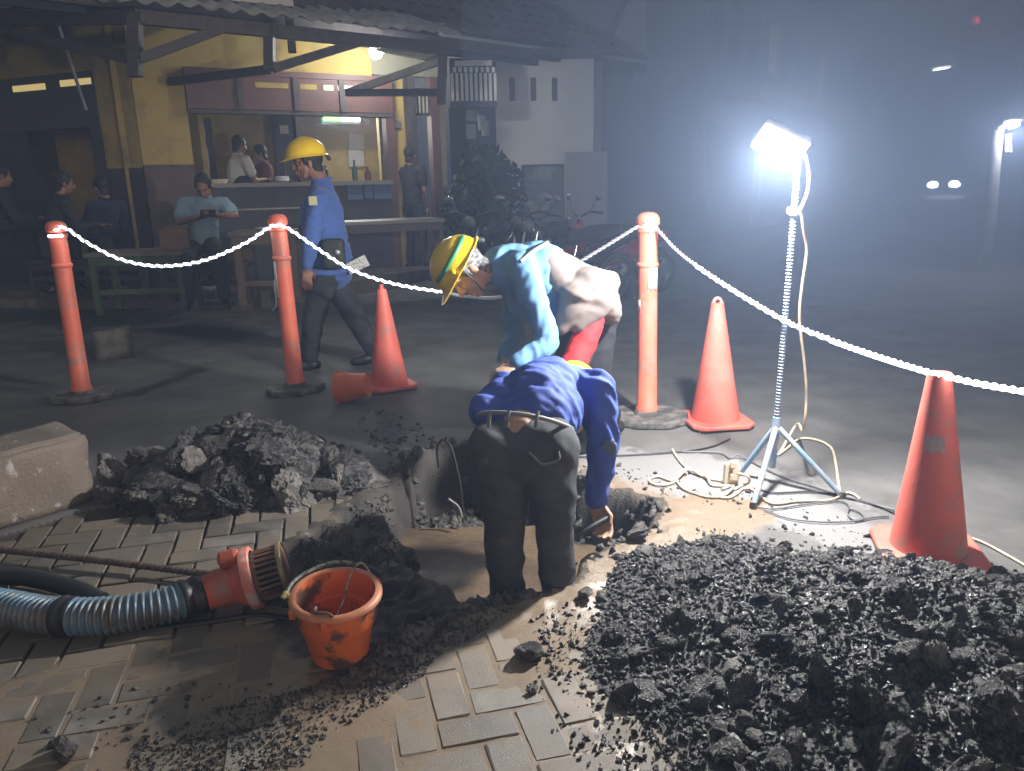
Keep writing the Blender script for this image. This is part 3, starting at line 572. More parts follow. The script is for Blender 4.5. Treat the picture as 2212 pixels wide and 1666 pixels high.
# ------------------------------------------------------------------ bucket
ob = mat('muddy orange bucket', (.62, .13, .035), .45, col2=(.70, .16, .045), vs=6, col3=(.105, .06, .040), v3=9, lo3=.50, hi3=.58, bump=.15, bs=60)
rimm = mat('bucket rim', (.62, .24, .12), .5, col2=(.5, .2, .11), vs=14); clay = mat('red clay', (.24, .075, .03), .8, col2=(.13, .05, .028), vs=14, bump=.8, bs=60)
def bucket(M, label, rt=.128, rbm=.082, H=.205, handle=True, fill=True, bm_=None):
    loc = M.translation; t = thing('bucket', loc, label, 'bucket')
    b = MB(); b.lathe([(0, .004), (rbm, .004), (rbm+.004, 0), (rbm+.006, .01), (rbm+(rt-.012-rbm)*.55, H*.58), (rt-.010, H*.62), (rt-.006, H), (rt-.012, H), (rt-.016, H*.63), (rbm+.002, .012), (0, .012)], 40, M); b.build('body', bm_ or ob, t, smooth=40)
    b = MB(); b.lathe([(rt-.013, H-.004), (rt-.013, H+.004), (rt-.002, H+.006), (rt+.007, H-.001), (rt+.007, H-.009), (rt-.004, H-.012), (rt-.013, H-.004)], 44, M); b.build('rim', rimm, t, smooth=60)
    if fill:
        b = MB(); vs = []; n = 22; fs = []
        for i in range(7):
            for j in range(n):
                a = 2*math.pi*j/n; r = (rbm+.012)*i/6; vs.append(M @ V(r*math.cos(a), r*math.sin(a), .05+.03*mnoise.noise(V(r*20*math.cos(a), r*20*math.sin(a), 3))+.03*math.cos(a)))
        fs = [(i*n+j, i*n+(j+1) % n, (i+1)*n+(j+1) % n, (i+1)*n+j) for i in range(6) for j in range(n)]; b.add(vs, fs); b.build('clay_dregs', clay, t, smooth=180)
    if handle:
        bb = [M @ V(rt*math.cos(R(a)), rt*math.sin(R(a)), H-.012) for a in (35, 215)]
        m0 = M @ V(0, 0, H)
        pts = [M @ V(.095, .09, H-.02), M @ V(.066, .115, H+.02), M @ V(.045, .105, H+.028), M @ V(.022, .09, H-.01), M @ V(.01, .03, H-.06), M @ V(-.01, -.05, H-.085)]
        b = MB(); b.tube(spline(pts, 8), .0035, 8); b.build('wire_handle', mat('rusty wire', (.20, .13, .09), .5, metal=.4, col2=(.45, .42, .38), vs=40), t, smooth=70)
        b = MB(); b.tube(spline([M @ V(-.14, -.02, H+.002), M @ V(-.136, .028, H+.008), M @ V(-.115, .075, H+.010), M @ V(-.07, .119, H+.012), M @ V(-.018, .137, H+.016), M @ V(.045, .115, H+.022)], 8), .0055, 8); b.build('cord_handle', mat('braided cord', (.05, .05, .05), .6, col2=(.35, .35, .3), vs=70), t, smooth=70)
        b = MB(); b.tube(spline([M @ V(-.146, -.03, H), M @ V(-.14, -.015, H+.008), M @ V(-.132, -.02, H-.004)], 6), .008, 8); b.build('tape_wrap', mat('yellow tape', (.42, .36, .14), .5), t, smooth=70)
        b = MB(); b.tube(spline([M @ V(-.06, -.02, H-.06), M @ V(-.045, -.06, H-.01), M @ V(-.035, -.105, H+.008), M @ V(.0, -.115, H+.012), M @ V(.02, -.124, H+.006)], 6), .005, 8); b.build('rope_scrap', mat('dirty rope', (.16, .11, .08), .8), t, smooth=70)
        for a in (35, 215, 268):
            b = MB(); b.box((( rt+.003)*math.cos(R(a)), (rt+.003)*math.sin(R(a)), H-.02), (.02, .02, .03), M); b.build('lug', ob, t, bevel=.004)
    return t
gb = G(735, 1412); Mb = Matrix.Translation((gb.x, gb.y, max(hz(gb.x, gb.y), 0)+.004)) @ Matrix.Rotation(R(2), 4, 'Y') @ Matrix.Rotation(R(5), 4, 'X')
bucket(Mb, 'upright orange bucket smeared with dark mud in the foreground')
g2 = G(756, 868); M_ = Matrix.Translation((g2.x+.02, g2.y+.02, .098)) @ Matrix.Rotation(R(-8), 4, 'Z') @ Matrix.Rotation(R(-97), 4, 'Y') @ Matrix.Translation((0, 0, -.11))
bucket(M_, 'orange bucket lying tipped against the cone behind the left heap', rt=.108, rbm=.072, H=.21, handle=False, fill=False, bm_=mat('clean orange bucket', (.72, .17, .045), .45, col2=(.6, .14, .04), vs=6))
# ------------------------------------------------------------------ suction hose
hs_ = [(-420, 1240), (-250, 1268), (-120, 1292), (0, 1312), (110, 1330), (230, 1330), (340, 1312), (420, 1288), (470, 1268)]
hp = resample(spline([G(x, y, .064) for x, y in hs_], 14), .0032)
hose = thing('suction_hose', G(230, 1330), 'thick blue ribbed suction hose with a red strainer on its end', 'hose')
hb = mat('blue ribbed hose', (.085, .165, .235), .40, col2=(.14, .22, .29), vs=7, col3=(.085, .078, .068), v3=7, lo3=.44, hi3=.60, bump=.1, bs=60)
b = MB(); N = len(hp); b.tube(hp[:int(N*.965)], lambda i: .0545+.0065*math.sin(i*.95), 26); b.build('ribbed_tube', hb, hose, smooth=80)
blk = mat('black rubber sleeve', (.018, .018, .019), .45, bump=.2, bs=60)
def seg(a, c, r): 
    b = MB(); q = hp[int(N*a):int(N*c)]; b.tube(q, lambda i: r+.003*math.sin(i*.5), 26); return b
seg(.925, .985, .064).build('clamp_sleeve', blk, hose, smooth=80); seg(.70, .728, .0635).build('tape_band', blk, hose, smooth=80)
e0 = hp[int(N*.97)]; ed = (G(585, 1236, .105)-e0).normalized()
M, _ = frame_mat(e0, e0+ed); z = lambda d: d
redm = mat('red strainer plastic', (.52, .12, .075), .5, col2=(.38, .08, .05), vs=8, col3=(.30, .2, .16), v3=12, lo3=.58, hi3=.7)
b = MB(); b.lathe([(.055, -.02), (.058, 0), (.062, .02), (.066, .10), (.088, .125), (.09, .14)], 32, M); st = b.build('strainer_neck', redm, hose, smooth=40)
b = MB(); b.lathe([(.09, .14), (.107, .143), (.109, .158), (.107, .172), (.092, .175)], 32, M, sx=.97, sy=1.03); b.build('flange', mat('worn pink red plastic', (.62, .22, .17), .5, col2=(.55, .45, .42), vs=10, lo=.55, hi=.62), hose, smooth=40)
up = (V(0, 0, 1)-ed*ed.z).normalized(); a0 = math.atan2(up.dot(M.to_3x3() @ V(0, 1, 0)), up.dot(M.to_3x3() @ V(1, 0, 0)))
b = MB(); c_, s_ = math.cos(a0), math.sin(a0)
b.box((.092*c_, .092*s_, .11), (.05, .05, .07), M); b.build('float_lug', redm, hose, bevel=.014)
cage = MB(); brown = mat('rusty strainer cage', (.12, .06, .04), .5, col2=(.2, .11, .07), vs=14)
cage.lathe([(.084, .175), (.084, .190)], 32, M); cage.lathe([(.082, .255), (.088, .262), (.088, .272), (.05, .276), (0, .276)], 32, M)
cg = cage.build('strainer_cage', brown, hose, smooth=40)
b = MB(); b.lathe([(.060, .176), (.060, .262)], 24, M); b.build('strainer_core', blk, cg)
for k in range(26):
    a = 2*math.pi*k/26; b = MB(); b.cyl(M @ V(.082*math.cos(a), .082*math.sin(a), .184), M @ V(.080*math.cos(a), .080*math.sin(a), .262), .0058, n=6); b.build('cage_bar', brown, cg, smooth=60)
b = MB(); b.lathe([(.087, .258), (.092, .262), (.092, .272), (.087, .276)], 32, M); b.build('end_ring', mat('brassy ring', (.35, .27, .16), .4, metal=.5), hose, smooth=50)
b = MB(); b.tube(spline([G(-300, 1180, .04), G(-40, 1238, .04), G(60, 1248, .04), G(160, 1272, .04), G(220, 1300, .03)], 10), .032, 16); tag(b.build('black_hose', blk, smooth=70), 'black rubber hose disappearing behind the blue ribbed hose', 'hose')
rb0, rb1 = G(-260, 1165, .03), G(520, 1250, .03); b = MB(); nn = 420
b.tube([rb0+(rb1-rb0)*i/nn+V(0, 0, .012*math.sin(math.pi*i/nn)) for i in range(nn+1)], lambda i: .0125+.0022*max(0, math.sin(i*1.1)), 10)
tag(b.build('iron_bar', mat('rusty ribbed bar', (.085, .06, .045), .6, metal=.3, col2=(.17, .12, .09), vs=30), smooth=60), 'rusty ribbed iron bar lying on the pavers up to the red strainer', 'iron bar')
b = MB(); b.tube(spline([G(640, 1342), G(560, 1330), G(470, 1342), G(400, 1352), G(300, 1363)], 8), .012, 8); tag(b.build('plastic_sheet', mat('wet black plastic', (.012, .012, .014), .15), smooth=70), 'shiny black plastic strip lying along the underside of the hose', 'plastic strip')
# bent rebar hook in the pit
Yh = G(950, 1000).y-.12
b = MB(); b.tube(spline([P(948, 1010, Yh), P(944, 970, Yh), P(955, 951, Yh), P(972, 962, Yh), P(984, 1000, Yh-.02), P(996, 1060, Yh-.05), P(1000, 1128, Yh-.08)], 14), lambda i: .0062+.0012*math.sin(i*2.1), 8)
tag(b.build('bent_bar', mat('dark bent bar', (.03, .028, .027), .5, metal=.4), smooth=70), 'dark bent reinforcing bar hooked over the back edge of the pit', 'iron bar')
b = MB(); b.tube(spline([P(968, 1078, Yh-.1), P(990, 1095, Yh-.1), P(998, 1118, Yh-.12)], 6), .007, 8)
tag(b.build('iron_hook', mat('dull bar', (.16, .15, .14), .5, metal=.4), smooth=70), 'short curved iron hook against the dark pit wall', 'iron bar')
# concrete blocks at the left
ccol = mat('weathered concrete block', (.23, .19, .15), .75, col2=(.15, .125, .10), vs=4, vd=7, lo=.35, hi=.65, bump=.8, bs=60, col3=(.46, .44, .41), v3=11, lo3=.62, hi3=.70)
def block(name, M, d, label, m, amp=.012, cuts=9, seed=0, cat='concrete block'):
    bm = bmesh.new(); bmesh.ops.create_cube(bm, size=1); bmesh.ops.scale(bm, vec=d, verts=bm.verts)
    bmesh.ops.bevel(bm, geom=bm.edges[:], offset=.018*max(d), segments=3, affect='EDGES'); bmesh.ops.subdivide_edges(bm, edges=bm.edges[:], cuts=cuts, use_grid_fill=True)
    for v in bm.verts:
        p = v.co+V(seed, 0, 0); v.co += v.co.normalized()*amp*(mnoise.noise(p*9)+.6*mnoise.noise(p*25)+1.2*min(0, mnoise.noise(p*4)))
    me = bpy.data.meshes.new(name); bm.to_mesh(me); bm.free(); me.materials.append(m); me.polygons.foreach_set('use_smooth', [True]*len(me.polygons))
    o = link(name, me); o.matrix_world = M; return tag(o, label, cat)
a, c = G(0, 1146), G(212, 1080); d = (c-a).normalized(); nrm = V(-d.y, d.x, 0); L_ = 1.0; ctr = c-d*(L_/2)+nrm*.16+V(0, 0, .155)
block('concrete_block', Matrix(((d.x, nrm.x, 0, ctr.x), (d.y, nrm.y, 0, ctr.y), (0, 0, 1, ctr.z), (0, 0, 0, 1))), (L_, .32, .34), 'big weathered concrete block lying at the left picture edge', ccol)
g3 = G(236, 778); block('concrete_block', Matrix.Translation((g3.x, g3.y+.1, .125)) @ Matrix.Rotation(.5, 4, 'Z'), (.30, .24, .26), 'small dark stone block on the road behind the leftmost bollard', mat('dark stone block', (.055, .052, .046), .8, col2=(.12, .11, .095), vs=9, bump=.8, bs=60), .02, 4, 5)
# ------------------------------------------------------------------ people
DG = None
def remesh(b, vox, smooth_n=6, fold=None):
    me = bpy.data.meshes.new('tmp'); me.from_pydata(b.v, [], b.f)
    o = bpy.data.objects.new('tmp', me); C.objects.link(o)
    r = o.modifiers.new('r', 'REMESH'); r.mode = 'VOXEL'; r.voxel_size = vox
    s = o.modifiers.new('s', 'SMOOTH'); s.iterations = smooth_n; s.factor = .5
    bpy.context.view_layer.update(); dg = bpy.context.evaluated_depsgraph_get()
    m2 = bpy.data.meshes.new_from_object(o.evaluated_get(dg)); bpy.data.objects.remove(o); bpy.data.meshes.remove(me)
    if fold:
        amp, fr, ax, seed = fold; ax = Vector(ax).normalized(); u = ax.orthogonal().normalized(); w_ = ax.cross(u); n = len(m2.vertices)
        m2.update(); nr = [v.normal.copy() for v in m2.vertices]
        for v, k in zip(m2.vertices, nr):
            p = v.co; q = V(p.dot(ax)*fr*2.2, p.dot(u)*fr*.8, p.dot(w_)*fr*.8)+V(seed, seed*2, 0)
            f = mnoise.noise(q+.8*V(mnoise.noise(p*6), mnoise.noise(p*6+V(5, 0, 0)), 0)); f2 = mnoise.noise(q*2.3)
            v.co += k*amp*((1-abs(f)*2.4)*.8+.5*f2)
    m2.polygons.foreach_set('use_smooth', [True]*len(m2.polygons)); m2.update(); return m2
def cloth(name, b, vox, m, root, fold=None, sm=6):
    me = remesh(b, vox, sm, fold); off = wl(root)
    for v in me.vertices: v.co -= off
    for q in (m if isinstance(m, (list, tuple)) else [m]): me.materials.append(q)
    return link(name, me, root)
def hand(b, wr, dr, palm, curl=.8, s=1, side=1):
    """wrist, direction to the knuckles, palm normal (the way the fingers close)"""
    d = Vector(dr).normalized(); p = Vector(palm); p = (p-d*p.dot(d)).normalized(); a = d.cross(p)*side; wr = Vector(wr)
    b.ell(wr+d*.045*s, [a*.041*s, p*.016*s, d*.056*s]); b.ell(wr+d*.075*s+a*.005*s, [a*.038*s, p*.014*s, d*.024*s])
    for k, (o_, l) in enumerate(((-.030, .068), (-.010, .078), (.011, .073), (.030, .056))):
        q = wr+d*.088*s+a*o_*s; c = curl*(1+.12*k); dd = d
        for i, (fr, r0, r1) in enumerate(((.46, .0092, .0088), (.32, .0088, .0082), (.24, .0082, .007))):
            ang = c*(.55+.5*i); dd = (d*math.cos(ang)+p*math.sin(ang)+a*o_*.8).normalized(); e = q+dd*l*fr*s; b.cap(q, e, r0*s, r1*s, 8); q = e
    q = wr+d*.022*s-a*.032*s+p*.006*s; e = q+(d*.55-a*.5+p*.45).normalized()*.040*s; b.cap(q, e, .0125*s, .0105*s, 8); f = e+(d*.75+p*.65+a*.1).normalized()*.034*s; b.cap(e, f, .0105*s, .0085*s, 8)
def head(b, H, f, u, s=1.0):
    f = Vector(f).normalized(); u = Vector(u); u = (u-f*u.dot(f)).normalized(); r = f.cross(u)
    q = lambda x, y, z: Vector(H)+s*(x*r+y*f+z*u); E = lambda c, x, y, z, n=14: b.ell(q(*c), [r*x*s, f*y*s, u*z*s], n)
    E((0, -.012, .03), .074, .092, .088); E((0, .03, -.03), .060, .062, .078); E((0, .04, -.082), .043, .045, .034); E((0, .066, -.102), .020, .018, .015)
    for k in (-1, 1):
        E((k*.037, .058, -.035), .022, .024, .022); E((k*.075, -.012, -.018), .010, .019, .030, 10); b.cap(q(k*.012, .084, .018), q(k*.046, .070, .020), .011*s, .010*s, 8)
    b.cap(q(0, .088, .006), q(0, .106, -.034), .010*s, .0165*s, 10); b.ell(q(.014, .094, -.038), [r*.010*s, f*.012*s, u*.009*s], 8); b.ell(q(-.014, .094, -.038), [r*.010*s, f*.012*s, u*.009*s], 8)
    b.cap(q(-.016, .086, -.064), q(.016, .086, -.064), .008*s, .008*s, 8); b.cap(q(-.013, .085, -.077), q(.013, .085, -.077), .008*s, .008*s, 8)
    return q, r, f, u
skin = mat('brown skin', (.22, .115, .070), .5, col2=(.26, .14, .09), vs=30, spec=.4); skin2 = mat('tan skin', (.42, .255, .175), .5, col2=(.46, .28, .19), vs=30, spec=.4)
hairm = mat('black hair', (.012, .011, .010), .6, bump=.5, bs=200); greyhair = mat('greying hair', (.05, .05, .05), .6, col2=(.25, .25, .26), vs=60, bump=.6, bs=200)
eyem = mat('eye white', (.24, .22, .20), .3); pupil = mat('pupil', (.01, .008, .006), .2)
def face_bits(root, q, r, f, u, s=1):
    for k in (-1, 1):
        b = MB(); b.ell(q(k*.031, .074, -.004), [r*.0125*s, f*.0085*s, u*.0062*s], 10); e = b.build('eye', eyem, root, smooth=180)
        b = MB(); b.ell(q(k*.031, .0805, -.004), [r*.006*s, f*.004*s, u*.0058*s], 8); b.build('pupil', pupil, e, smooth=180)
        b = MB(); b.cap(q(k*.014, .094, .019), q(k*.048, .080, .024), .0045*s, .003*s, 6); b.build('eyebrow', hairm, root, smooth=180)
def hair(root, q, r, f, u, m, s=1, low=-.06):
    b = MB(); b.ell(q(0, -.022, .034), [r*.080*s, f*.094*s, u*.093*s], 18); b.ell(q(0, -.055, low), [r*.062*s, f*.045*s, u*.06*s], 14)
    for k in (-1, 1): b.cap(q(k*.071, .018, .02), q(k*.071, .012, -.02), .013*s, .008*s, 8)
    return cloth('hair', b, .009, m, root, (.004, 30, f, 3), 3)
def helmet(root, H, f, u, m, s=1.0, stripe=False, straps=True):
    f = Vector(f).normalized(); u = Vector(u); u = (u-f*u.dot(f)).normalized(); r = f.cross(u); base = Vector(H)+u*.052*s
    b = MB(); n, k = 40, 12; vs = []; fs = []
    def rad(a, e):
        x, y = math.sin(a), math.cos(a); return 1
    prof = []
    for i in range(k+1):
        e = math.pi/2*i/k
        for j in range(n):
            a = 2*math.pi*j/n; x, y = math.sin(a), math.cos(a)
            rg = 1+.045*max(0, math.cos(e))*sum(math.exp(-((x-c)/.13)**2) for c in (0, -.42, .42))*(1 if e < 1.25 else 1)*(.5+.5*abs(y))
            vs.append(base+s*(r*x*.116*math.sin(e+.0001)+f*y*.142*math.sin(e+.0001)+u*(.118*math.cos(e)*rg)))
    for ex, dz in ((1.05, -.010), (1.13, -.016), (1.12, -.020), (1.02, -.015), (.97, -.008), (.93, .02)):
        for j in range(n):
            a = 2*math.pi*j/n; x, y = math.sin(a), math.cos(a); e2 = 1+(ex-1)*(1+2.1*max(0, y)**3) if ex > 1 else ex
            vs.append(base+s*(r*x*.116*e2+f*y*.142*e2+u*(dz-(.016*max(0, y)**3 if ex > 1.03 else 0))))
    rows = len(vs)//n; fs = [(i*n+j, i*n+(j+1) % n, (i+1)*n+(j+1) % n, (i+1)*n+j) for i in range(rows-1) for j in range(n)]
    b.add(vs, fs); o = b.build('helmet', m, root, smooth=55)
    b = MB(); b.cap(base+s*(f*-.14+u*-.01), base+s*(f*-.155-u*.045), .012*s, .016*s, 10); b.build('ratchet', mat('helmet webbing', (.02, .02, .02), .6), o, smooth=60)
    if straps:
        for k_ in (-1, 1):
            b = MB(); b.tube(spline([base+s*(r*.112*k_+f*.02), base+s*(r*.095*k_+f*.03-u*.08), base+s*(r*.05*k_+f*.05-u*.16)], 5), .0035, 6); b.build('chin_strap', MATS['helmet webbing'], o, smooth=60)
    if stripe:
        for k_ in (-1, 1):
            b = MB(); vs = []
            for i in range(7):
                a = R(-62+i*21) if k_ > 0 else R(62-i*21)+math.pi
                for e in (1.10, 1.27): x, y = math.sin(a+math.pi/2), math.cos(a+math.pi/2); vs.append(base+s*1.045*(r*x*.116*math.sin(e)+f*y*.142*math.sin(e)+u*.118*math.cos(e)*1.02))
            b.add(vs, [(2*i, 2*i+2, 2*i+3, 2*i+1) for i in range(6)]); st = b.build('helmet_stripe', mat('green sticker', (.03, .26, .13), .4), o, smooth=60); sm = st.modifiers.new('t', 'SOLIDIFY'); sm.thickness = .003; sm.offset = 1
            b = MB(); b.box(base+s*(r*.119*k_+f*.05+u*.012), (.02, .03, .02)); b.build('helmet_slot', m, o, bevel=.006)
    return o
def boot(b, an, toe, r=.045, sole=.0):
    an, toe = Vector(an), Vector(toe); d = toe-an; d.z = 0; d = d.normalized(); l = .205
    hz_ = min(an.z-.075, toe.z-.03); h = V(an.x, an.y, hz_+.05); b.cap(h-d*.045, h+d*l*.35, .042, .045); b.cap(h+d*l*.35-V(0, 0, .006), h+d*l*.72-V(0, 0, .014), .044, .036); b.cap(an, h, r, .046)
LEN = lambda a, c: (Vector(a)-Vector(c)).length
def person(label, J, shirt, trousers, shoe, sk, hairmat=None, fold=.010, sleeves='long', hat=None, vox=.011, seed=1, trim=None, hs=1.0, fine=.0062):
    """J holds the joints in world space, read off the photograph and set at their own distance."""
    root = thing('person', J['base'], label, 'person'); nk, ch, pe = J['neck'], J['chest'], J['pelvis']
    b = MB(); q, r, f, u = head(b, J['head'], J['f'], J['u'], hs); b.cap(J['head']-Vector(u)*.06-Vector(f)*.02, nk, .056, .058); b.cap(nk, ch, .052, .085); b.cap(ch, pe, .09, .085)
    for s_ in 'LR':
        sh, el, wr = J['sh'+s_], J['el'+s_], J['wr'+s_]; b.cap(ch, sh, .07, .045); b.cap(sh, el, .044, .037); b.cap(el, wr, .038, .0255)
        hd, pa, cu = J.get('hand'+s_, ((wr-el), (0, 0, -1), .6)); hand(b, wr, hd, pa, cu, 1, 1 if s_ == 'R' else -1)
        hp_, kn, an = J['hip'+s_], J['kn'+s_], J['an'+s_]; b.cap(pe, hp_, .08, .07); b.cap(hp_, kn, .07, .05); b.cap(kn, an, .048, .035)
    me = remesh(b, fine, 4); off = wl(root)
    for v in me.vertices: v.co -= off
    me.materials.append(sk); link('body', me, root); face_bits(root, q, r, f, u, hs)
    if hairmat: hair(root, q, r, f, u, hairmat, hs)
    if hat: helmet(root, J['head'], f, u, hat[0], 1.0, hat[1])
    b = MB(); ax = J.get('shirt_prims')
    b.cap(nk-(nk-ch)*.25, ch, .085, .135); sb = J.get('sb', .12); b.cap(ch, pe+(ch-pe)*sb, .138, J.get('waist', .132))
    sd = (J['shR']-J['shL']).normalized(); b.ell(ch+(nk-ch)*.2, [sd*.175, (nk-ch).normalized()*.12, sd.cross((nk-ch).normalized())*.115]); b.ell((ch+pe)/2, [sd*.155, (nk-pe).normalized()*.2, sd.cross((nk-pe).normalized())*.122]); b.ell(pe+(ch-pe)*(sb+.02), [sd*.165, (nk-pe).normalized()*.09, sd.cross((nk-pe).normalized())*.125])
    for s_ in 'LR':
        sh, el, wr = J['sh'+s_], J['el'+s_], J['wr'+s_]; b.cap(ch+(nk-ch)*.5, sh, .085, .066)
        if sleeves == 'long': b.cap(sh, el, .066, .055); b.cap(el, wr+(el-wr)*.10, .056, .040)
        else: b.cap(sh, sh+(el-sh)*.62, .068, .068)
    for e in J.get('extra_shirt', ()): b.cap(*e)
    so = cloth('shirt', b, vox, shirt, root, (fold, 9.5, (ch-pe), seed)); b = MB()
    b.tube([nk+V(.07*math.cos(R(a)), .06*math.sin(R(a)), .012+.008*math.cos(R(2*a))) for a in range(0, 361, 30)], .014, 8); b.build('collar', shirt, so, smooth=70) if J.get('collar', 1) else None
    b = MB(); b.ell(J.get('trc', pe), [sd*.162, V(0, 0, .115), sd.cross(V(0, 0, 1))*.125] if 'trc' in J else [sd*.162, (nk-pe).normalized()*.11, sd.cross((nk-pe).normalized())*.125]); pt = J.get('trc', pe); lg = J.get('legs', (1, 1, 1))
    for s_ in 'LR':
        hp_, kn, an = J['hip'+s_], J['kn'+s_], J['an'+s_]; w_ = J.get('legw', 1.0)
        b.cap(pt, hp_, .12 if 'trc' not in J else .10, .105*w_*lg[0]); b.cap(hp_, kn, .104*w_*lg[0], .074*w_*lg[1]); b.cap(kn, an+(kn-an)*.10, .075*w_*lg[1], .062*w_*lg[2])
    for e in J.get('extra_trousers', ()): b.cap(*e)
    cloth('trousers', b, vox, trousers, root, (J.get('tf', fold*.8), 4.5, (.55, .3, .75), seed+4))
    for s_ in 'LR':
        if J.get('noshoes'): break
        b = MB(); boot(b, J['an'+s_]+V(0, 0, .0), J['toe'+s_]); cloth('shoe', b, .012, shoe, root, None, 4)
    return root, q, r, f, u, so
yel = mat('yellow helmet plastic', (.80, .54, .015), .28, col2=(.74, .49, .015), vs=9, spec=.6, col3=(.5, .36, .06), v3=14, lo3=.68, hi3=.78)
blue1 = mat('blue work shirt', (.045, .095, .29), .85, col2=(.055, .115, .34), vs=8, sheen=.2, bump=.2, bs=250)
navy = mat('dark work trousers', (.018, .021, .028), .85, col2=(.03, .034, .042), vs=7, bump=.25, bs=220); blackshoe = mat('black boots', (.015, .015, .016), .4)
# --- walking worker behind the rope
Y = 5.80
J = dict(base=V(P(685, 790, Y).x, Y, 0), head=P(664, 350, Y), f=V(-1, -.28, -.10), u=V(.04, 0, 1), neck=P(694, 392, Y), chest=P(700, 455, Y), pelvis=P(708, 578, Y),
 shL=P(688, 428, Y-.17), elL=P(673, 515, Y-.24), wrL=P(664, 582, Y-.24), handL=((-.10, 0, -1), (-.2, .6, 0), .45), shR=P(708, 430, Y+.17), elR=P(720, 515, Y+.25), wrR=P(705, 575, Y+.28),
 hipL=P(702, 598, Y-.08), knL=P(676, 692, Y-.08), anL=P(668, 768, Y-.06), toeL=P(630, 792, Y-.1), hipR=P(718, 600, Y+.09), knR=P(772, 695, Y+.10), anR=P(806, 765, Y+.14), toeR=P(776, 790, Y+.1), legw=1.05, waist=.16, extra_shirt=[(P(694, 462, Y), P(716, 578, Y), .155, .165)])
J['anL'].z = .09; J['toeL'].z = .03; J['anR'].z = .11; J['toeR'].z = .03
w1 = person('worker in blue work shirt and yellow helmet walking left behind the rope', J, blue1, navy, blackshoe, skin, hairm, .010, hat=(yel, False), seed=2)
root = w1[0]
b = MB(); b.box(P(676, 434, Y-.262), (.058, .012, .062), None); o = b.build('chest_badge', mat('pale badge', (.5, .5, .30), .5), root, bevel=.003)
b = MB(); b.box(P(722, 548, Y-.215), (.15, .10, .21)); b.build('waist_pouch', mat('dark olive pouch', (.025, .028, .024), .7, bump=.3, bs=120), root, bevel=.025)
b = MB(); b.ell(P(729, 545, Y-.275), [(.02, 0, 0), (0, .012, 0), (0, 0, .02)]); b.build('pouch_button', steel, root, smooth=180)
mat('grey reflective cloth', (.20, .21, .22), .5)
b = MB(); b.tube(spline([P(660, 583, Y-.16), P(690, 590, Y-.19), P(722, 590, Y-.17), P(750, 583, Y-.1)], 6), .022, 8); b.build('belt', blue1, root, smooth=60)
pp = P(772, 572, Y-.1); b = MB(); b.box((0, 0, 0), (.16, .012, .085), Matrix.Translation(pp) @ Matrix.Rotation(R(-24), 4, 'Y') @ Matrix.Rotation(R(20), 4, 'Z'))
tag(b.build('folded_papers', mat('newsprint', (.5, .5, .48), .7, col2=(.25, .25, .25), vs=60, lo=.5, hi=.56), bevel=.002), 'folded papers sticking out behind the walking worker', 'papers')
# --- worker bending over in beige vest
Y = 3.72
lightblue = mat('light blue overall', (.10, .235, .42), .85, col2=(.12, .27, .47), vs=6, bump=.2, bs=250); beige = mat('beige vest cloth', (.165, .138, .124), .9, col2=(.145, .12, .108), vs=5, bump=.2, bs=250)
redc = mat('red trouser panel', (.62, .02, .025), .8); blk2 = mat('black trousers', (.014, .015, .019), .85, bump=.25, bs=220)
hf = V(-.50, -.22, -.82)
J = dict(base=V(P(1290, 940, Y+.1).x, Y+.15, 0), head=P(1008, 584, Y-.12), f=hf, u=V(-.80, -.12, .50), neck=P(1072, 572, Y-.06), chest=P(1150, 588, Y), pelvis=P(1272, 640, Y+.12),
 shL=P(1128, 572, Y-.20), elL=P(1186, 742, Y-.24), wrL=P(1112, 790, Y-.34), handL=((-.9, -.2, -.35), (0, .2, -1), .7), shR=P(1112, 580, Y+.20), elR=P(1110, 725, Y+.22), wrR=P(1090, 780, Y-.02), handR=((-.5, -.4, -.6), (0, -.3, -1), .8),
 hipL=P(1262, 668, Y+.02), knL=P(1232, 800, Y-.12), anL=P(1262, 935, Y+.05), toeL=P(1220, 960, Y), hipR=P(1292, 668, Y+.24), knR=P(1285, 800, Y+.22), anR=P(1318, 935, Y+.32), toeR=P(1290, 950, Y+.3), legw=1.08, waist=.14, collar=0, extra_shirt=[(P(1085, 575, Y-.06), P(1160, 590, Y), .10, .16), (P(1150, 640, Y+.02), P(1230, 640, Y+.08), .13, .14)])
for k in 'LR': J['an'+k].z = .09; J['toe'+k].z = .03
w2 = person('worker in beige vest and striped yellow helmet bending over behind the pit', J, lightblue, blk2, blackshoe, skin2, greyhair, .009, hat=(yel, True), seed=9)
root = w2[0]; b = MB()
sd = V(.12, -1, 0).normalized()
a0, a1, a2 = P(1180, 590, Y+.02), P(1240, 615, Y+.06), P(1292, 640, Y+.12)
up = V(-.3, 0, .95); b.ell(a0+V(.02, 0, .01), [V(.11, 0, 0), sd*.182, up*.142]); b.ell(a1, [V(.17, 0, -.05), sd*.19, up*.165]); b.ell(a2, [V(.10, 0, -.02), sd*.185, up*.15])
b.cap(P(1245, 640, Y-.13), P(1212, 712, Y-.15), .085, .03); b.cap(P(1290, 650, Y-.10), P(1250, 700, Y-.14), .08, .045); b.cap(P(1270, 620, Y-.08), P(1315, 610, Y+.05), .1, .06); b.cap(P(1270, 640, Y+.26), P(1240, 700, Y+.28), .08, .04)
vest = cloth('vest', b, .011, beige, root, (.008, 6, V(.3, 0, .9), 21))
b = MB(); b.tube(spline([P(1124, 565, Y-.262), P(1150, 544, Y-.222), P(1172, 531, Y-.155), P(1182, 524, Y-.03)], 6), .010, 8); b.build('reflective_stripe', MATS['grey reflective cloth'], root, smooth=60)
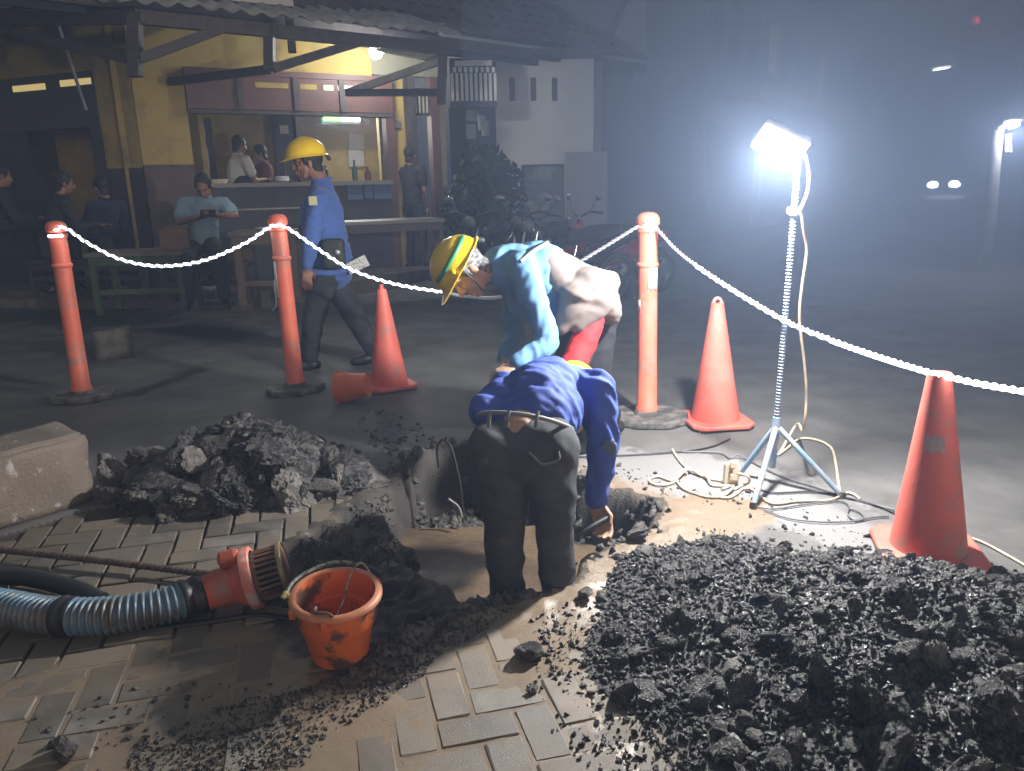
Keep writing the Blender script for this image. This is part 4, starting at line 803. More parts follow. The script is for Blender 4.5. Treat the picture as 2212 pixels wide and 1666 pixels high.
b = MB(); b.cap(P(1280, 684, Y-.085), P(1262, 735, Y-.115), .064, .066); b.cap(P(1262, 735, Y-.115), P(1236, 790, Y-.18), .066, .060); cloth('trouser_panel', b, .012, redc, root, (.006, 8, (0, 0, 1), 3))
# --- worker in the pit, seen from behind
Y = 2.46
royal = mat('royal blue jersey', (.045, .085, .36), .8, col2=(.055, .10, .42), vs=6, bump=.2, bs=260); dk = mat('dark grey trousers', (.040, .042, .047), .85, col2=(.062, .064, .068), vs=6, bump=.25, bs=220, col3=(.10, .095, .09), v3=9, lo3=.62, hi3=.72)
J = dict(base=V(P(1150, 1100, Y).x, Y, -.36), head=P(1240, 866, 3.080), f=V(.15, .55, -.80), u=V(.05, .82, .55), neck=P(1206, 838, 2.940), chest=P(1186, 852, 2.800), pelvis=P(1130, 935, Y+.02),
 shL=P(1098, 838, 2.840), elL=P(1075, 900, 3.100), wrL=P(1090, 985, 3.190), shR=P(1288, 838, 2.760), elR=P(1304, 960, 2.720), wrR=P(1288, 1088, 2.700), handR=((.32, -.10, -.9), (-.5, -.75, .2), 1.15),
 hipL=P(1080, 968, Y), knL=P(1088, 1120, Y-.02), anL=P(1098, 1290, Y), toeL=P(1110, 1300, Y+.2), hipR=P(1182, 966, Y), knR=P(1198, 1120, Y-.04), anR=P(1212, 1290, Y), toeR=P(1210, 1300, Y+.2), legw=.98, waist=.135, collar=0, 
 extra_shirt=[(P(1090, 870, 2.640), P(1045, 885, 2.560), .09, .05), (P(1160, 860, 2.640), P(1170, 905, 2.540), .12, .10), (P(1215, 880, 2.620), P(1222, 925, 2.540), .07, .03)], trc=P(1130, 972, 2.47), legs=(1.0, .90, .86), sb=.42, tf=.012)
for k in 'LR': J['an'+k].z = -.27; J['toe'+k].z = -.33
w3 = person('worker in royal blue jersey and dark trousers standing bent in the pit, back turned', J, royal, dk, blackshoe, skin2, None, .014, hat=(mat('orange helmet', (.85, .36, .03), .35), False), vox=.0085, seed=15)
root = w3[0]; b = MB()
wa = [P(x, y, Yq+.055) for x, y, Yq in ((1020, 905, 2.540), (1045, 893, 2.385), (1090, 892, 2.315), (1140, 897, 2.300), (1190, 908, 2.320), (1228, 922, 2.400), (1240, 930, 2.520))]
b.tube(spline(wa, 6), .0075, 8); b.build('waistband', mat('pale belt', (.20, .20, .20), .6), root, smooth=60)
for x, Yq in ((1100, 2.358), (1162, 2.352), (1060, 2.40)):
    b = MB(); b.tube(spline([P(x, 888, Yq), P(x-3, 906, Yq-.012), P(x-5, 922, Yq)], 4), .006, 8); b.build('belt_loop', MATS['pale belt'], root, smooth=60)
b = MB(); b.tube(spline([P(1142, 978, 2.335), P(1164, 998, 2.325), P(1174, 1003, 2.323), P(1205, 994, 2.340), P(1206, 975, 2.350)], 5), .005, 6); b.build('pocket_edge', mat('seam', (.12, .12, .125), .7), root, smooth=60)
b = MB(); b.ell(P(1315, 968, 2.665), [(.035, 0, 0), (0, .012, 0), (0, 0, .04)]); cloth('elbow_patch', b, .008, mat('muddy patch', (.10, .12, .15), .85), root, None, 3)
b = MB(); pp = P(1300, 1110, 2.670); b.cap(pp+V(.02, -.02, -.01), P(1215, 1172, 2.560), .013, .013, 10); tag(b.build('tool_handle', mat('dark iron', (.03, .03, .03), .5, metal=.5), smooth=70), 'dark tool handle gripped in the pit worker right hand', 'tool')
# --- seated man with phone in front of the building
Y = 7.95
poloc = mat('pale blue polo', (.24, .36, .44), .85, bump=.15, bs=200); dt = mat('dark trousers', (.02, .021, .025), .85)
J = dict(base=V(P(440, 640, Y).x, Y, .2), head=P(440, 402, Y), f=V(.05, -.75, -.55), u=V(0, -.4, .9), neck=P(441, 430, Y+.05), chest=P(440, 462, Y+.08), pelvis=P(438, 525, Y+.14), waist=.16,
 shR=P(398, 440, Y+.05), elR=P(387, 480, Y-.05), wrR=P(428, 470, Y-.25), handR=((.8, -.3, .1), (0, .3, 1), .7), shL=P(484, 440, Y+.05), elL=P(508, 466, Y-.05), wrL=P(470, 466, Y-.25), handL=((-.8, -.3, .1), (0, .3, 1), .7),
 hipR=P(418, 530, Y+.1), knR=P(405, 560, Y-.32), anR=P(405, 632, Y-.25), toeR=P(398, 650, Y-.4), hipL=P(458, 530, Y+.1), knL=P(474, 556, Y-.32), anL=P(484, 628, Y-.2), toeL=P(492, 640, Y-.35))
for k in 'LR': J['an'+k].z = .29; J['toe'+k].z = .23
w4 = person('seated man in pale blue polo shirt looking down at a phone', J, poloc, dt, blackshoe, skin, hairm, .010, sleeves='short', vox=.016, fine=.009, seed=30)
pp = P(449, 461, Y-.30); b = MB(); b.box((0, 0, 0), (.15, .012, .075), Matrix.Translation(pp) @ Matrix.Rotation(R(-35), 4, 'X')); tag(b.build('phone', mat('black phone', (.012, .012, .014), .25), bevel=.004), 'black phone in the hands of the seated man', 'phone')
# --- figures inside and beside the food stall
def seated(label, x, yh, yp, Y, f, shirt, k, sk=skin, zs=.2, hm=hairm):
    f = Vector(f).normalized(); r = f.cross(V(0, 0, 1)).normalized(); pe = P(x, yp, Y); hd = P(x, yh, Y)+f*.04; h = hd.z-pe.z; nk = V(hd.x, hd.y, hd.z-.15)-f*.06; chp = nk.lerp(pe, .35)
    J = dict(base=V(pe.x, pe.y, zs), head=hd, f=f+V(0, 0, -.2), u=V(0, 0, 1), neck=nk, chest=chp, pelvis=pe, waist=.15)
    for s_, q in (('R', 1), ('L', -1)):
        J['sh'+s_] = nk+r*.18*q-V(0, 0, .06); J['el'+s_] = J['sh'+s_]+r*.05*q+f*.08-V(0, 0, .27); J['wr'+s_] = J['el'+s_]+f*.22-r*.06*q+V(0, 0, .02); J['hand'+s_] = (f, V(0, 0, -1), .4)
        J['hip'+s_] = pe+r*.09*q; J['kn'+s_] = pe+f*.42+r*.12*q; J['an'+s_] = V(*(J['kn'+s_]).xy, zs+.10); J['toe'+s_] = J['an'+s_]+f*.15-V(0, 0, .06)
    return person(label, J, shirt, dt, blackshoe, sk, hm, .008, sleeves='long' if shirt in (darks, navys) else 'short', vox=.018, fine=.011, seed=k)
whites = mat('white shirt', (.55, .55, .54), .85); reds = mat('dull red shirt', (.16, .03, .035), .85); darks = mat('dark jacket', (.022, .024, .028), .85); navys = mat('navy jacket', (.018, .022, .05), .85); greys = mat('grey shirt', (.16, .17, .18), .85)
seated('person in white shirt seated inside behind the stall counter, back turned', 512, 312, 392, 10.9, (.6, .8, 0), whites, 41)
seated('person in dull red top seated beside the white shirted one indoors', 566, 332, 396, 11.3, (-.9, -.4, 0), reds, 42)
seated('dark clad person seated at far left in front of the doorway', 130, 396, 492, 8.9, (.75, .65, 0), darks, 43)
seated('person in dark navy seated between the doorway and the corner wall', 222, 404, 494, 9.1, (-.85, .5, 0), navys, 44)
seated('dark person half cut off by the left picture edge', -6, 380, 486, 8.9, (.7, .7, 0), darks, 45)
# ------------------------------------------------------------------ food stall building with canopy
FLZ = .20
yw = mat('yellow plaster', (.40, .29, .075), .8, col2=(.33, .25, .08), vs=2.2, vd=6, lo=.35, hi=.65, bump=.25, bs=30, col3=(.17, .14, .07), v3=2.6, lo3=.50, hi3=.72)
brick = mat('dark brown tile', (.045, .03, .025), .6, col2=(.065, .045, .038), vs=8, rnd=.3); timber = mat('dark timber', (.035, .030, .030), .6, col2=(.055, .047, .045), vs=12, bump=.3, bs=50)
redwood = mat('red brown timber', (.11, .048, .042), .55, col2=(.085, .04, .036), vs=6, bump=.3, bs=40); pbeam = mat('pale beam', (.34, .32, .26), .7, col2=(.26, .25, .2), vs=8)
roofsheet = mat('grey roofing sheet', (.30, .30, .29), .7, col2=(.20, .20, .19), vs=3, bump=.2, bs=30); whitep = mat('white plaster', (.74, .71, .67), .8, col2=(.66, .64, .61), vs=2, vd=6, bump=.2, bs=30)
tilem = mat('dark roof tile', (.075, .048, .042), .75, col2=(.05, .036, .034), vs=3, rnd=.4); bluepan = mat('dull blue panel', (.06, .10, .19), .6); dkc = mat('dark counter', (.022, .024, .032), .6, col2=(.035, .036, .045), vs=5)
EC = P(290, 60, 8.1)                              # canopy corner
CW = P(318, 420, 9.45); CW.z = 0                  # wall corner
AR, AL = R(30), R(158)
dR, dL = V(math.cos(AR), math.sin(AR), 0), V(math.cos(AL), math.sin(AL), 0)
nR, nL = V(dR.y, -dR.x, 0), V(-dL.y, dL.x, 0)     # outward (towards the road)
if nL.y > 0: nL = -nL
def onw(x, y, d, n, off=0):                       # pixel -> (s, z) on a wall plane pushed out by off
    q = ray(x, y); o = CW+n*off; t = (o-_O).dot(n)/q.dot(n); p = _O+q*t; return (p-CW).dot(d), p.z
def wm_(d, n): return Matrix(((d.x, n.x, 0, CW.x), (d.y, n.y, 0, CW.y), (0, 0, 1, 0), (0, 0, 0, 1)))
MR, ML = wm_(dR, nR), wm_(dL, nL)
stall = thing('food_stall', (CW.x, CW.y, 0), 'yellow walled open food stall with dark timber posts under a tiled roof', 'food stall')
def wbox(x0, x1, y0, y1, m, name, th=.12, off=0, side='R', par=None, bevel=0, build=True, bb=None):
    """box on a stall wall spanning the given picture extents at that wall; off = how far its outer face stands out"""
    d, n, M = (dR, nR, MR) if side == 'R' else (dL, nL, ML); xm = (x0+x1)/2; ym = (y0+y1)/2
    s0, s1 = sorted((onw(x0, ym, d, n, off)[0], onw(x1, ym, d, n, off)[0])); z1, z0 = onw(xm, y0, d, n, off)[1], onw(xm, y1, d, n, off)[1]
    b = bb or MB(); b.box(((s0+s1)/2, off-th/2, (z0+z1)/2), (s1-s0, th, z1-z0), M)
    return b.build(name, m, par or stall, bevel=bevel) if build else b
sR = lambda x, off=0: onw(x, 300, dR, nR, off)[0]
sL = lambda x, off=0: onw(x, 300, dL, nL, off)[0]
def lbox(s0, s1, z0, z1, o0, o1, m, name, M=MR, par=None, bevel=0):
    b = MB(); b.box(((s0+s1)/2, (o0+o1)/2, (z0+z1)/2), (abs(s1-s0), abs(o1-o0), z1-z0), M); return b.build(name, m, par or stall, bevel=bevel)
zt = onw(420, 235, dR, nR)[1]; zo = onw(420, 160, dR, nR)[1]; s1 = sR(412); send = sR(972)
zw = onw(330, 362, dR, nR)[1]
lbox(0, s1, zw, 3.9, -.14, 0, yw, 'wall'); lbox(.0, s1, FLZ, zw, -.14, .02, brick, 'wainscot'); lbox(0, s1, zw, zw+.03, -.14, .03, timber, 'wainscot_cap')
lbox(s1, sR(812), zo, 3.5, -.14, 0, yw, 'wall'); lbox(sR(812), send, zo+.1, 3.5, -.14, 0, mat('grey green plaster', (.20, .19, .13), .8), 'wall')
lbox(s1, sR(850), zt, zo-.002, -.10, .06, redwood, 'beam'); lbox(s1, sR(850), zo, zo+.07, -.02, .075, redwood, 'beam_moulding'); lbox(s1, sR(850), zt-.05, zt-.004, -.10, .05, timber, 'beam_edge')
for x in (526, 645, 742):
    lbox(sR(x)-.035, sR(x)+.035, zt, zo, .061, .085, timber, 'beam_strut')
for x0, x1 in ((560, 630), (655, 690), (705, 725), (735, 775)):
    lbox(sR(x0), sR(x1), zo-.13, zo-.07, .055, .066, emat('green lit slot', (.3, 1.0, .25), .8) if x0 == 705 else emat('white lit slot', (.9, .95, .9), .8) if x0 == 735 else yw, 'slot')
for x0, x1, m, nm in ((640, 660, timber, 'post'), (834, 852, redwood, 'post'), (853, 884, yw, 'pilaster'), (886, 900, timber, 'post'), (932, 950, redwood, 'post'), (953, 972, mat('pale yellow pilaster', (.42, .38, .25), .8), 'pilaster')):
    lbox(sR(x0), sR(x1), FLZ, zt-.06 if x0 < 850 else zo+.1, -.12 if nm == 'post' else -.24, .03 if nm == 'post' else -.13, m, nm)
lbox(sR(886), sR(935), onw(910, 250, dR, nR)[1], onw(910, 190, dR, nR)[1], -.10, -.04, timber, 'grille_frame')
for k in range(5): lbox(sR(894+k*8), sR(897+k*8), onw(910, 244, dR, nR)[1], onw(910, 200, dR, nR)[1], -.038, -.01, pbeam, 'grille_bar')
lbox(sR(858), sR(874), onw(866, 277, dR, nR)[1], onw(866, 260, dR, nR)[1], -.128, -.09, mat('grey meter box', (.12, .12, .12), .6), 'meter_box', bevel=.01)
# interior room behind the openings
back = -2.0
lbox(s1-.6, send, FLZ, 3.4, back-.12, back, yw, 'back_wall'); lbox(s1-.75, s1-.62, FLZ, 3.4, back, -.16, yw, 'side_wall'); lbox(s1-.7, send, 3.42, 3.5, back, -.16, timber, 'ceiling')
lbox(sR(886), send, FLZ, zo, -1.25, -1.15, yw, 'back_wall')
cz = onw(520, 396, dR, nR)[1]
lbox(s1+.02, sR(832), cz-.05, cz, -.45, .18, mat('counter top', (.14, .14, .13), .5), 'counter'); lbox(s1+.04, sR(830), FLZ, cz-.054, -.38, .10, dkc, 'counter_front')
lbox(s1+.1, sR(630), cz-.33, cz-.31, .102, .125, pbeam, 'counter_rail')
for x0, x1, y0, y1 in ((772, 790, 384, 428), (792, 832, 386, 430), (735, 768, 388, 430)): lbox(sR(x0), sR(x1), onw(800, y1, dR, nR)[1], onw(800, y0+10, dR, nR)[1], .102, .13, bluepan, 'blue_panel')
def onb(x, y): return onw(x, y, dR, nR, back)
for x0, x1, y0, y1 in ((420, 470, 255, 400), (585, 645, 250, 400)):
    a, b0 = onb(x0, y0); c, d0 = onb(x1, y1); lbox(a, c, d0-.4, b0, back+.002, back+.06, timber, 'door_frame'); lbox(a+.1, c-.1, b0-.26, b0-.14, back+.062, back+.075, mat('fan light', (.5, .5, .48), .5), 'fanlight'); lbox(a+.12, c-.2, b0-.95, b0-.42, back+.062, back+.075, mat('grey pane', (.3, .32, .34), .3), 'pane'); lbox(a+.1, c-.1, d0-.4, b0-1.0, back+.062, back+.08, dkc, 'door_leaf')
for y0, y1 in ((288, 322), (324, 360)):
    a, b0 = onb(751, y0); c, d0 = onb(787, y1); lbox(a, c, d0, b0, back+.004, back+.016, mat('notice paper', (.42, .41, .45), .7, col2=(.33, .32, .36), vs=45), 'notice')
a, b0 = onb(690, 258); c, _ = onb(775, 258); tl = lbox(a, c, b0-.07, b0+.01, back+.02, back+.09, mat('tube housing', (.4, .42, .4), .5), 'tube_light'); lbox(a+.03, (a*.55+c*.45), b0-.03, b0+.03, back+.092, back+.12, emat('green lit tube', (.35, 1.0, .25), 2.2), 'green_tube', par=tl); lbox(a*.55+c*.45+.02, c-.02, b0-.03, b0+.03, back+.092, back+.12, emat('white lit tube', (.95, 1, .95), 2.5), 'white_tube', par=tl)
li = bpy.data.lights.new('interior_tube', 'AREA'); li.energy = 30; li.color = (1, .95, .82); li.shape = 'RECTANGLE'; li.size = .9; li.size_y = .08
lo = bpy.data.objects.new('interior_tube', li); C.objects.link(lo); lo.location = MR @ V((a+c)/2, back+.22, b0-.05); lo.rotation_euler = (R(-60), 0, AR)
# a few things standing on the counter
for k, (x, nm, lb, m, pr) in enumerate(((600, 'plate_stack', 'stack of pale plates on the stall counter left of the helmeted walker', 'white shirt', [(0, 0), (.06, 0), (.09, .02), (.09, .07), (.06, .075), (0, .075)]), (690, 'glass_jar', 'dark jar on the stall counter right behind the walking worker', 'dark window glass2', [(0, 0), (.05, 0), (.055, .02), (.055, .15), (.035, .17), (.035, .2), (0, .2)]), (760, 'tall_bottle', 'tall bottle on the stall counter under the wall notices', 'green bottle', [(0, 0), (.035, 0), (.036, .15), (.014, .2), (.014, .27), (0, .27)]), (785, 'small_bottle', 'squat brown bottle beside the tall one on the counter', 'brown bottle', [(0, 0), (.04, 0), (.04, .1), (.016, .14), (.016, .18), (0, .18)]), (460, 'food_tray', 'low pale tray on the counter above the seated man head', 'cream plastic', [(0, 0), (.10, 0), (.13, .05), (.12, .05), (.095, .01), (0, .01)]))):
    q = mat(m, {'dark window glass2': (.06, .04, .03), 'green bottle': (.03, .08, .04), 'brown bottle': (.08, .035, .015)}.get(m, (.5, .5, .5)), .2); b = MB(); b.lathe(pr, 16, Matrix.Translation(MR @ V(sR(x), .02+.05*(k % 2), cz+.002))); tag(b.build(nm, q, smooth=40), lb, nm.replace('_', ' '))
# left wall: dark doorway, transom lights, yellow leaf inside
sd0 = sL(222); ztr = onw(130, 160, dL, nL)[1]
lbox(.03, sd0, zw, 3.9, -.14, 0, yw, 'wall', ML); lbox(.03, sd0, FLZ, zw, -.14, .02, brick, 'wainscot', ML); lbox(sd0, 6, ztr, 3.9, -.14, 0, yw, 'wall', ML)
lbox(sd0, sd0+.14, FLZ, ztr, -.14, .04, timber, 'door_post', ML); lbox(sd0+.14, 6, ztr-.62, ztr-.002, -.12, .03, timber, 'transom', ML)
for x0, x1, y0, y1 in ((132, 198, 172, 184), (30, 98, 184, 196)):
    q0, z1 = onw(x1, y0, dL, nL, .03); q1, z0 = onw(x0, y1, dL, nL, .03); lbox(q0, q1, (z0+z1)/2-.035, (z0+z1)/2+.035, .032, .045, emat('lit transom slot', (1, .78, .32), .35), 'transom_slot', ML)
lbox(sL(120), sL(60), FLZ, ztr-.62, -.5, -.42, dkc, 'door_leaf', ML); lbox(sd0, 6, FLZ, 3.2, -1.7, -1.6, yw, 'back_wall', ML)
q0, q1 = sL(212, -.4), sL(118, -.4); z_ = onw(160, 238, dL, nL, -.4)[1]
lbox(q0, q1, FLZ, z_, -.46, -.40, mat('ochre door leaf', (.40, .26, .05), .6, col2=(.33, .21, .045), vs=5), 'door_leaf', ML); lbox(q0+.12, (q0*.6+q1*.4), FLZ+.2, z_-.15, -.398, -.385, mat('ochre door panel', (.34, .21, .04), .6), 'door_panel', ML)
lbox(sL(60), 6, FLZ, ztr-.62, -.14, 0, dkc, 'shutter', ML)
# canopy: timber eave frame, brackets and corrugated sheet
RK = V(0, 0, 1)
zE = EC.z
def ed(x, y):                                   # pixel on the vertical eave plane of the right side
    q = ray(x, y); t = (EC-_O).dot(nR)/q.dot(nR); return _O+q*t
def el(x, y):
    q = ray(x, y); t = (EC-_O).dot(nL)/q.dot(nL); return _O+q*t
def bar(p, q, w_, h_, m, name, par=None):
    p, q = Vector(p), Vector(q); d = (q-p); l = d.length; d.normalize(); s_ = d.cross(RK) if abs(d.z) < .99 else V(1, 0, 0); s_.normalize(); u_ = s_.cross(d)
    M = Matrix(((d.x, s_.x, u_.x, p.x), (d.y, s_.y, u_.y, p.y), (d.z, s_.z, u_.z, p.z), (0, 0, 0, 1))); b = MB(); b.box((l/2, 0, 0), (l, w_, h_), M); return b.build(name, m, par or canopy)
canopy = thing('canopy', (EC.x, EC.y, 0), 'corrugated canopy on dark timber brackets along the front of the yellow stall', 'canopy')
bar(ed(290, 36), ed(985, 108), .09, .13, timber, 'eave_beam'); bar(el(-260, 48), el(290, 36), .09, .13, timber, 'eave_beam')
bar(ed(292, 30), ed(292, 166), .11, .11, timber, 'bracket_post'); bar(ed(582, 60), ed(582, 152), .10, .10, timber, 'bracket_post'); bar(ed(957, 118), ed(953, 225), .10, .10, timber, 'bracket_post')
bar(ed(300, 128), ed(490, 58), .08, .09, timber, 'brace'); bar(ed(590, 148), ed(775, 92), .08, .09, timber, 'brace'); bar(el(-40, 50), el(285, 130), .08, .09, timber, 'brace')
bar(ed(580, 150), ed(400, 146)-nR*1.2, .08, .08, timber, 'tie_beam'); bar(ed(292, 130), CW+dR*.1+V(0, 0, 2.9), .08, .09, timber, 'tie_beam'); bar(ed(292, 55), CW+V(0, 0, 3.6), .10, .12, timber, 'hip_rafter')
bar(ed(957, 130), ed(805, 182)-nR*.9, .08, .08, pbeam, 'brace'); bar(ed(835, 92)-nR*.3, ed(985, 122)-nR*.3, .07, .09, pbeam, 'lit_beam'); bar(ed(805, 182)-nR*.9, ed(957, 200), .08, .08, timber, 'tie_beam')
b = MB(); b.cyl(el(118, 30), el(150, 235)-nL*.2, .018, n=8); b.build('downpipe', mat('grey pipe', (.13, .14, .16), .5), canopy, smooth=60)
def sheet(A, Bp, n, rise, run, amp, per, name, sag=.03):
    L_ = (Bp-A).length; d = (Bp-A)/L_; ns = int(L_/per*8); b = MB(); vs = []
    for j in range(4):
        for i in range(ns+1):
            s_ = L_*i/ns; w_ = amp*math.cos(2*math.pi*s_/per)+sag*mnoise.noise(V(s_*1.1, j*.1, 1)); p = A+d*s_+n*.16-n*(run+.16)*j/3+RK*(.11+w_+(rise+.04)*j/3+.02*mnoise.noise(V(s_*3, 0, 4))); vs.append(p)
    b.add(vs, [(j*(ns+1)+i, j*(ns+1)+i+1, (j+1)*(ns+1)+i+1, (j+1)*(ns+1)+i) for j in range(3) for i in range(ns)])
    o = b.build(name, roofsheet, canopy, smooth=80); s2 = o.modifiers.new('t', 'SOLIDIFY'); s2.thickness = .022; return o
sheet(ed(286, 30), ed(990, 98), nR, .42, 1.35, .022, .20, 'corrugated_sheet'); sheet(el(-300, 46), el(292, 30), nL, .42, 1.35, .022, .20, 'corrugated_sheet')
# lamp under the canopy
bp = P(812, 113, 10.15); bl = thing('canopy_bulb', bp, 'bright round white bulb hanging under the canopy', 'bulb')
b = MB(); b.ell(bp, [V(.085, 0, 0), V(0, .085, 0), V(0, 0, .08)]); b.build('glass', emat('bulb glass', (1, .98, .94), 40), bl, smooth=180)
b = MB(); b.cyl(bp+V(.03, 0, .045), bp+V(.10, .02, .075), .028, .03, 12); b.build('socket', mat('bulb socket', (.5, .48, .4), .5), bl, smooth=40); b = MB(); b.cyl(bp+V(.1, .02, .075), bp+V(.12, .03, .4), .008, n=6); b.build('cord', timber, bl)
li = bpy.data.lights.new('bulb_light', 'POINT'); li.energy = 200; li.color = (1, .97, .90); li.shadow_soft_size = .095
lo = bpy.data.objects.new('bulb_light', li); C.objects.link(lo); lo.parent = bl; lo.location = (0, 0, -.02)
# main tiled roof above and behind
roof = thing('tiled_roof', (CW.x, CW.y, 3.9), 'dark red tiled roof of the house above the canopy', 'roof')
YA, YBB = 9.75, 15.0
e0, e1 = P(640, 22, YA), P(1392, 130, YBB); rd = (e1-e0).normalized(); rn = V(-rd.y, rd.x, 0).normalized()
up_ = (rn*.80+V(0, 0, .60)).normalized(); L_ = (e1-e0).length
hip0 = [e0-rd*4, e1, P(1225, 45, YBB+1.5), P(1130, -5, YBB+2.5), P(1040, -60, YBB+3), e0-rd*4+up_*5]
b = MB(); n_ = 0
def onroof(x, y):
    nn = rd.cross(up_); q = ray(x, y); t = (e0-_O).dot(nn)/q.dot(nn); return _O+q*t
hp_ = [e0-rd*4.5, e1, onroof(1235, 55), onroof(1205, 32), onroof(1130, -8), onroof(1040, -70), e0-rd*4.5+up_*6]
nn = rd.cross(up_).normalized(); nn = nn if nn.z > 0 else -nn
b.add(hp_+[p-nn*.12 for p in hp_], [tuple(range(7)), tuple(range(13, 6, -1))]+[(i, (i+1) % 7, 7+(i+1) % 7, 7+i) for i in range(7)]); b.build('roof_deck', mat('roof deck', (.04, .032, .03), .8), roof)
tm = MB(); vs = [(x, y, .02+.035*abs(math.sin(math.pi*(x/.26+.5)))+(.012 if y < .01 else 0)) for y in (0, .34) for x in np.linspace(-.13, .13, 7)]
tm.add(vs+[(x, 0, z-.03) for x, y, z in vs[:7]], [(i, i+1, 8+i, 7+i) for i in range(6)]+[(14+i, 15+i, i+1, i) for i in range(6)]); tme = tm.mesh('tile', tilem, 80)
MT = Matrix(((rd.x, up_.x, nn.x, 0), (rd.y, up_.y, nn.y, 0), (rd.z, up_.z, nn.z, 0), (0, 0, 0, 1))); cnt = 0; rest = MB()
edge_ = sorted([(onroof(1235, 55)-e0).dot(rd), (onroof(1040, -70)-e0).dot(rd)])
for row in range(14):
    for col_ in range(-3, 60):
        s_ = col_*.265+(.13 if row % 2 else 0); t_ = row*.31; p = e0+rd*s_+up_*t_+nn*.005
        q = p-_O; f_ = q.dot(_F); px, py = CX+FPX*q.dot(_R)/f_, CY-FPX*q.dot(_U)/f_
        lim = 1392-(132-py)*1.78 if py > 45 else 1215-(40-py)*1.8
        if not (600 < px < lim-18 and -30 < py < 140): continue
        if cnt < 298:
            o = bpy.data.objects.new('tile', tme); C.objects.link(o); o.parent = roof
            M_ = Matrix.Translation(p-Vector(roof.location)) @ MT @ Matrix.Rotation(random.gauss(0, .012), 4, 'X') @ Matrix.Rotation(random.gauss(0, .02), 4, 'Z'); o.matrix_local = M_; cnt += 1
        else: rest.add(vs, [(i, i+1, 8+i, 7+i) for i in range(6)], Matrix.Translation(p) @ MT)
if rest.v: tag(rest.build('tiles', tilem, roof, smooth=80), kind='stuff')
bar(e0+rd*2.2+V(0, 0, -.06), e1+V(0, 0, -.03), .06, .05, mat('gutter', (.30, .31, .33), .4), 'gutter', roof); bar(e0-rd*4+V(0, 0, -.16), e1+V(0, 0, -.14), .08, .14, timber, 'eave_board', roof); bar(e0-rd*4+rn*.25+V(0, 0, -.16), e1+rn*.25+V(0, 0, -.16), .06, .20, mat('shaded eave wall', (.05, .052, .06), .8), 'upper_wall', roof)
b = MB(); b.tube([onroof(x, y)+nn*.05 for x, y in ((1392, 130), (1235, 55), (1205, 32), (1130, -8), (1040, -70))], .09, 8); b.build('hip_cap', tilem, roof, smooth=60)
b = MB(); M_ = MR; sp = P(0, 0, 9.3)
a, z1 = onw(-200, -20, dR, nR, .9); c, z0 = onw(634, 10, dR, nR, .9)
pn = thing('sign_board', MR @ V(c, .9, z0), 'long plain white board fixed above the canopy at the top edge', 'board'); lbox(onw(100, 0, dR, nR, .9)[0]-3, c, z0-.02, z0+.7, .86, .9, mat('white board', (.50, .47, .43), .6), 'panel', par=pn); lbox(c-.08, c+.0, z0-.5, z0+.7, .80, .855, timber, 'board_post', par=pn)
# ------------------------------------------------------------------ alley gate, white house, neighbours
gate = thing('barred_gate', P(1022, 400, 12.4)*1.0, 'pale upright bars of a gate and fanlight between the stall and the white house', 'gate')
def fbox(x0, x1, y0, y1, Y, m, name, par, th=.12, bevel=0, dz=0):
    xm, ym = (x0+x1)/2, (y0+y1)/2; a, c = P(x0, ym, Y), P(x1, ym, Y); t_, l_ = P(xm, y0, Y), P(xm, y1, Y)
    b = MB(); b.box(((a.x+c.x)/2, Y+th/2, (t_.z+l_.z)/2), (c.x-a.x, th, t_.z-l_.z)); return b.build(name, m, par, bevel=bevel)
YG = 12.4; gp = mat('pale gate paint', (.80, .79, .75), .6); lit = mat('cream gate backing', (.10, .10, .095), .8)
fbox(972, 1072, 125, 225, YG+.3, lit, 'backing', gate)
for k in range(10): fbox(974+k*10.3, 980+k*10.3, 158, 218, YG, gp, 'gate_bar', gate, .04)
for k in range(8): fbox(978+k*12, 985+k*12, 145, 156, YG, gp, 'short_bar', gate, .04)
fbox(982, 1062, 130, 142, YG, gp, 'top_panel', gate, .04); fbox(972, 1072, 143.5, 145, YG+.05, timber, 'rail', gate, .06); fbox(972, 1072, 157, 159, YG+.05, timber, 'rail', gate, .06); fbox(972, 1074, 219, 232, YG-.02, timber, 'lintel', gate, .1)
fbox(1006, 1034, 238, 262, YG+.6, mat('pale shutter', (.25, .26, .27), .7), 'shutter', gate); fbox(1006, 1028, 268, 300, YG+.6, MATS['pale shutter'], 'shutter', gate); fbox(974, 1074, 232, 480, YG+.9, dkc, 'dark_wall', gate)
for x, y in ((1048, 262), (1040, 250)):
    b = MB(); p = P(x, y, YG+.4); b.cyl(p, p-V(0, 0, .22), .07, .06, 12); b.build('hanging_pot', mat('grey pot', (.3, .31, .32), .5), gate, smooth=40)
house = thing('white_house', P(1180, 470, 13.2), 'plain white walled house with three narrow vent slots near its top', 'house'); YH = 13.2
wall_h = fbox(1072, 1282, 118, 470, YH, whitep, 'wall', house, .3)
for x in (1106, 1152, 1198): fbox(x-6, x+6, 168, 218, YH-.012, dkc, 'vent_slot', house, .02); fbox(x-8, x-6, 166, 219, YH-.03, whitep, 'vent_reveal', house, .03)
fbox(1284, 1300, 120, 400, YH+.3, mat('blue grey pillar', (.26, .27, .30), .8), 'pillar', house, .3); fbox(1055, 1310, 105, 118, YH-.5, timber, 'eave', house, 1.2); fbox(1222, 1312, 328, 500, YH-.4, mat('grey block wall', (.33, .31, .30), .8), 'garden_wall', house, .3)
pc = fbox(1128, 1220, 360, 480, YH-.06, mat('mottled dark mural panel', (.09, .11, .13), .7, col2=(.26, .26, .24), vs=2.6, lo=.5, hi=.6), 'dark_panel', house, .05)
for x in (1130, 1218): fbox(x-3, x+3, 358, 480, YH-.09, timber, 'panel_frame', house, .08)
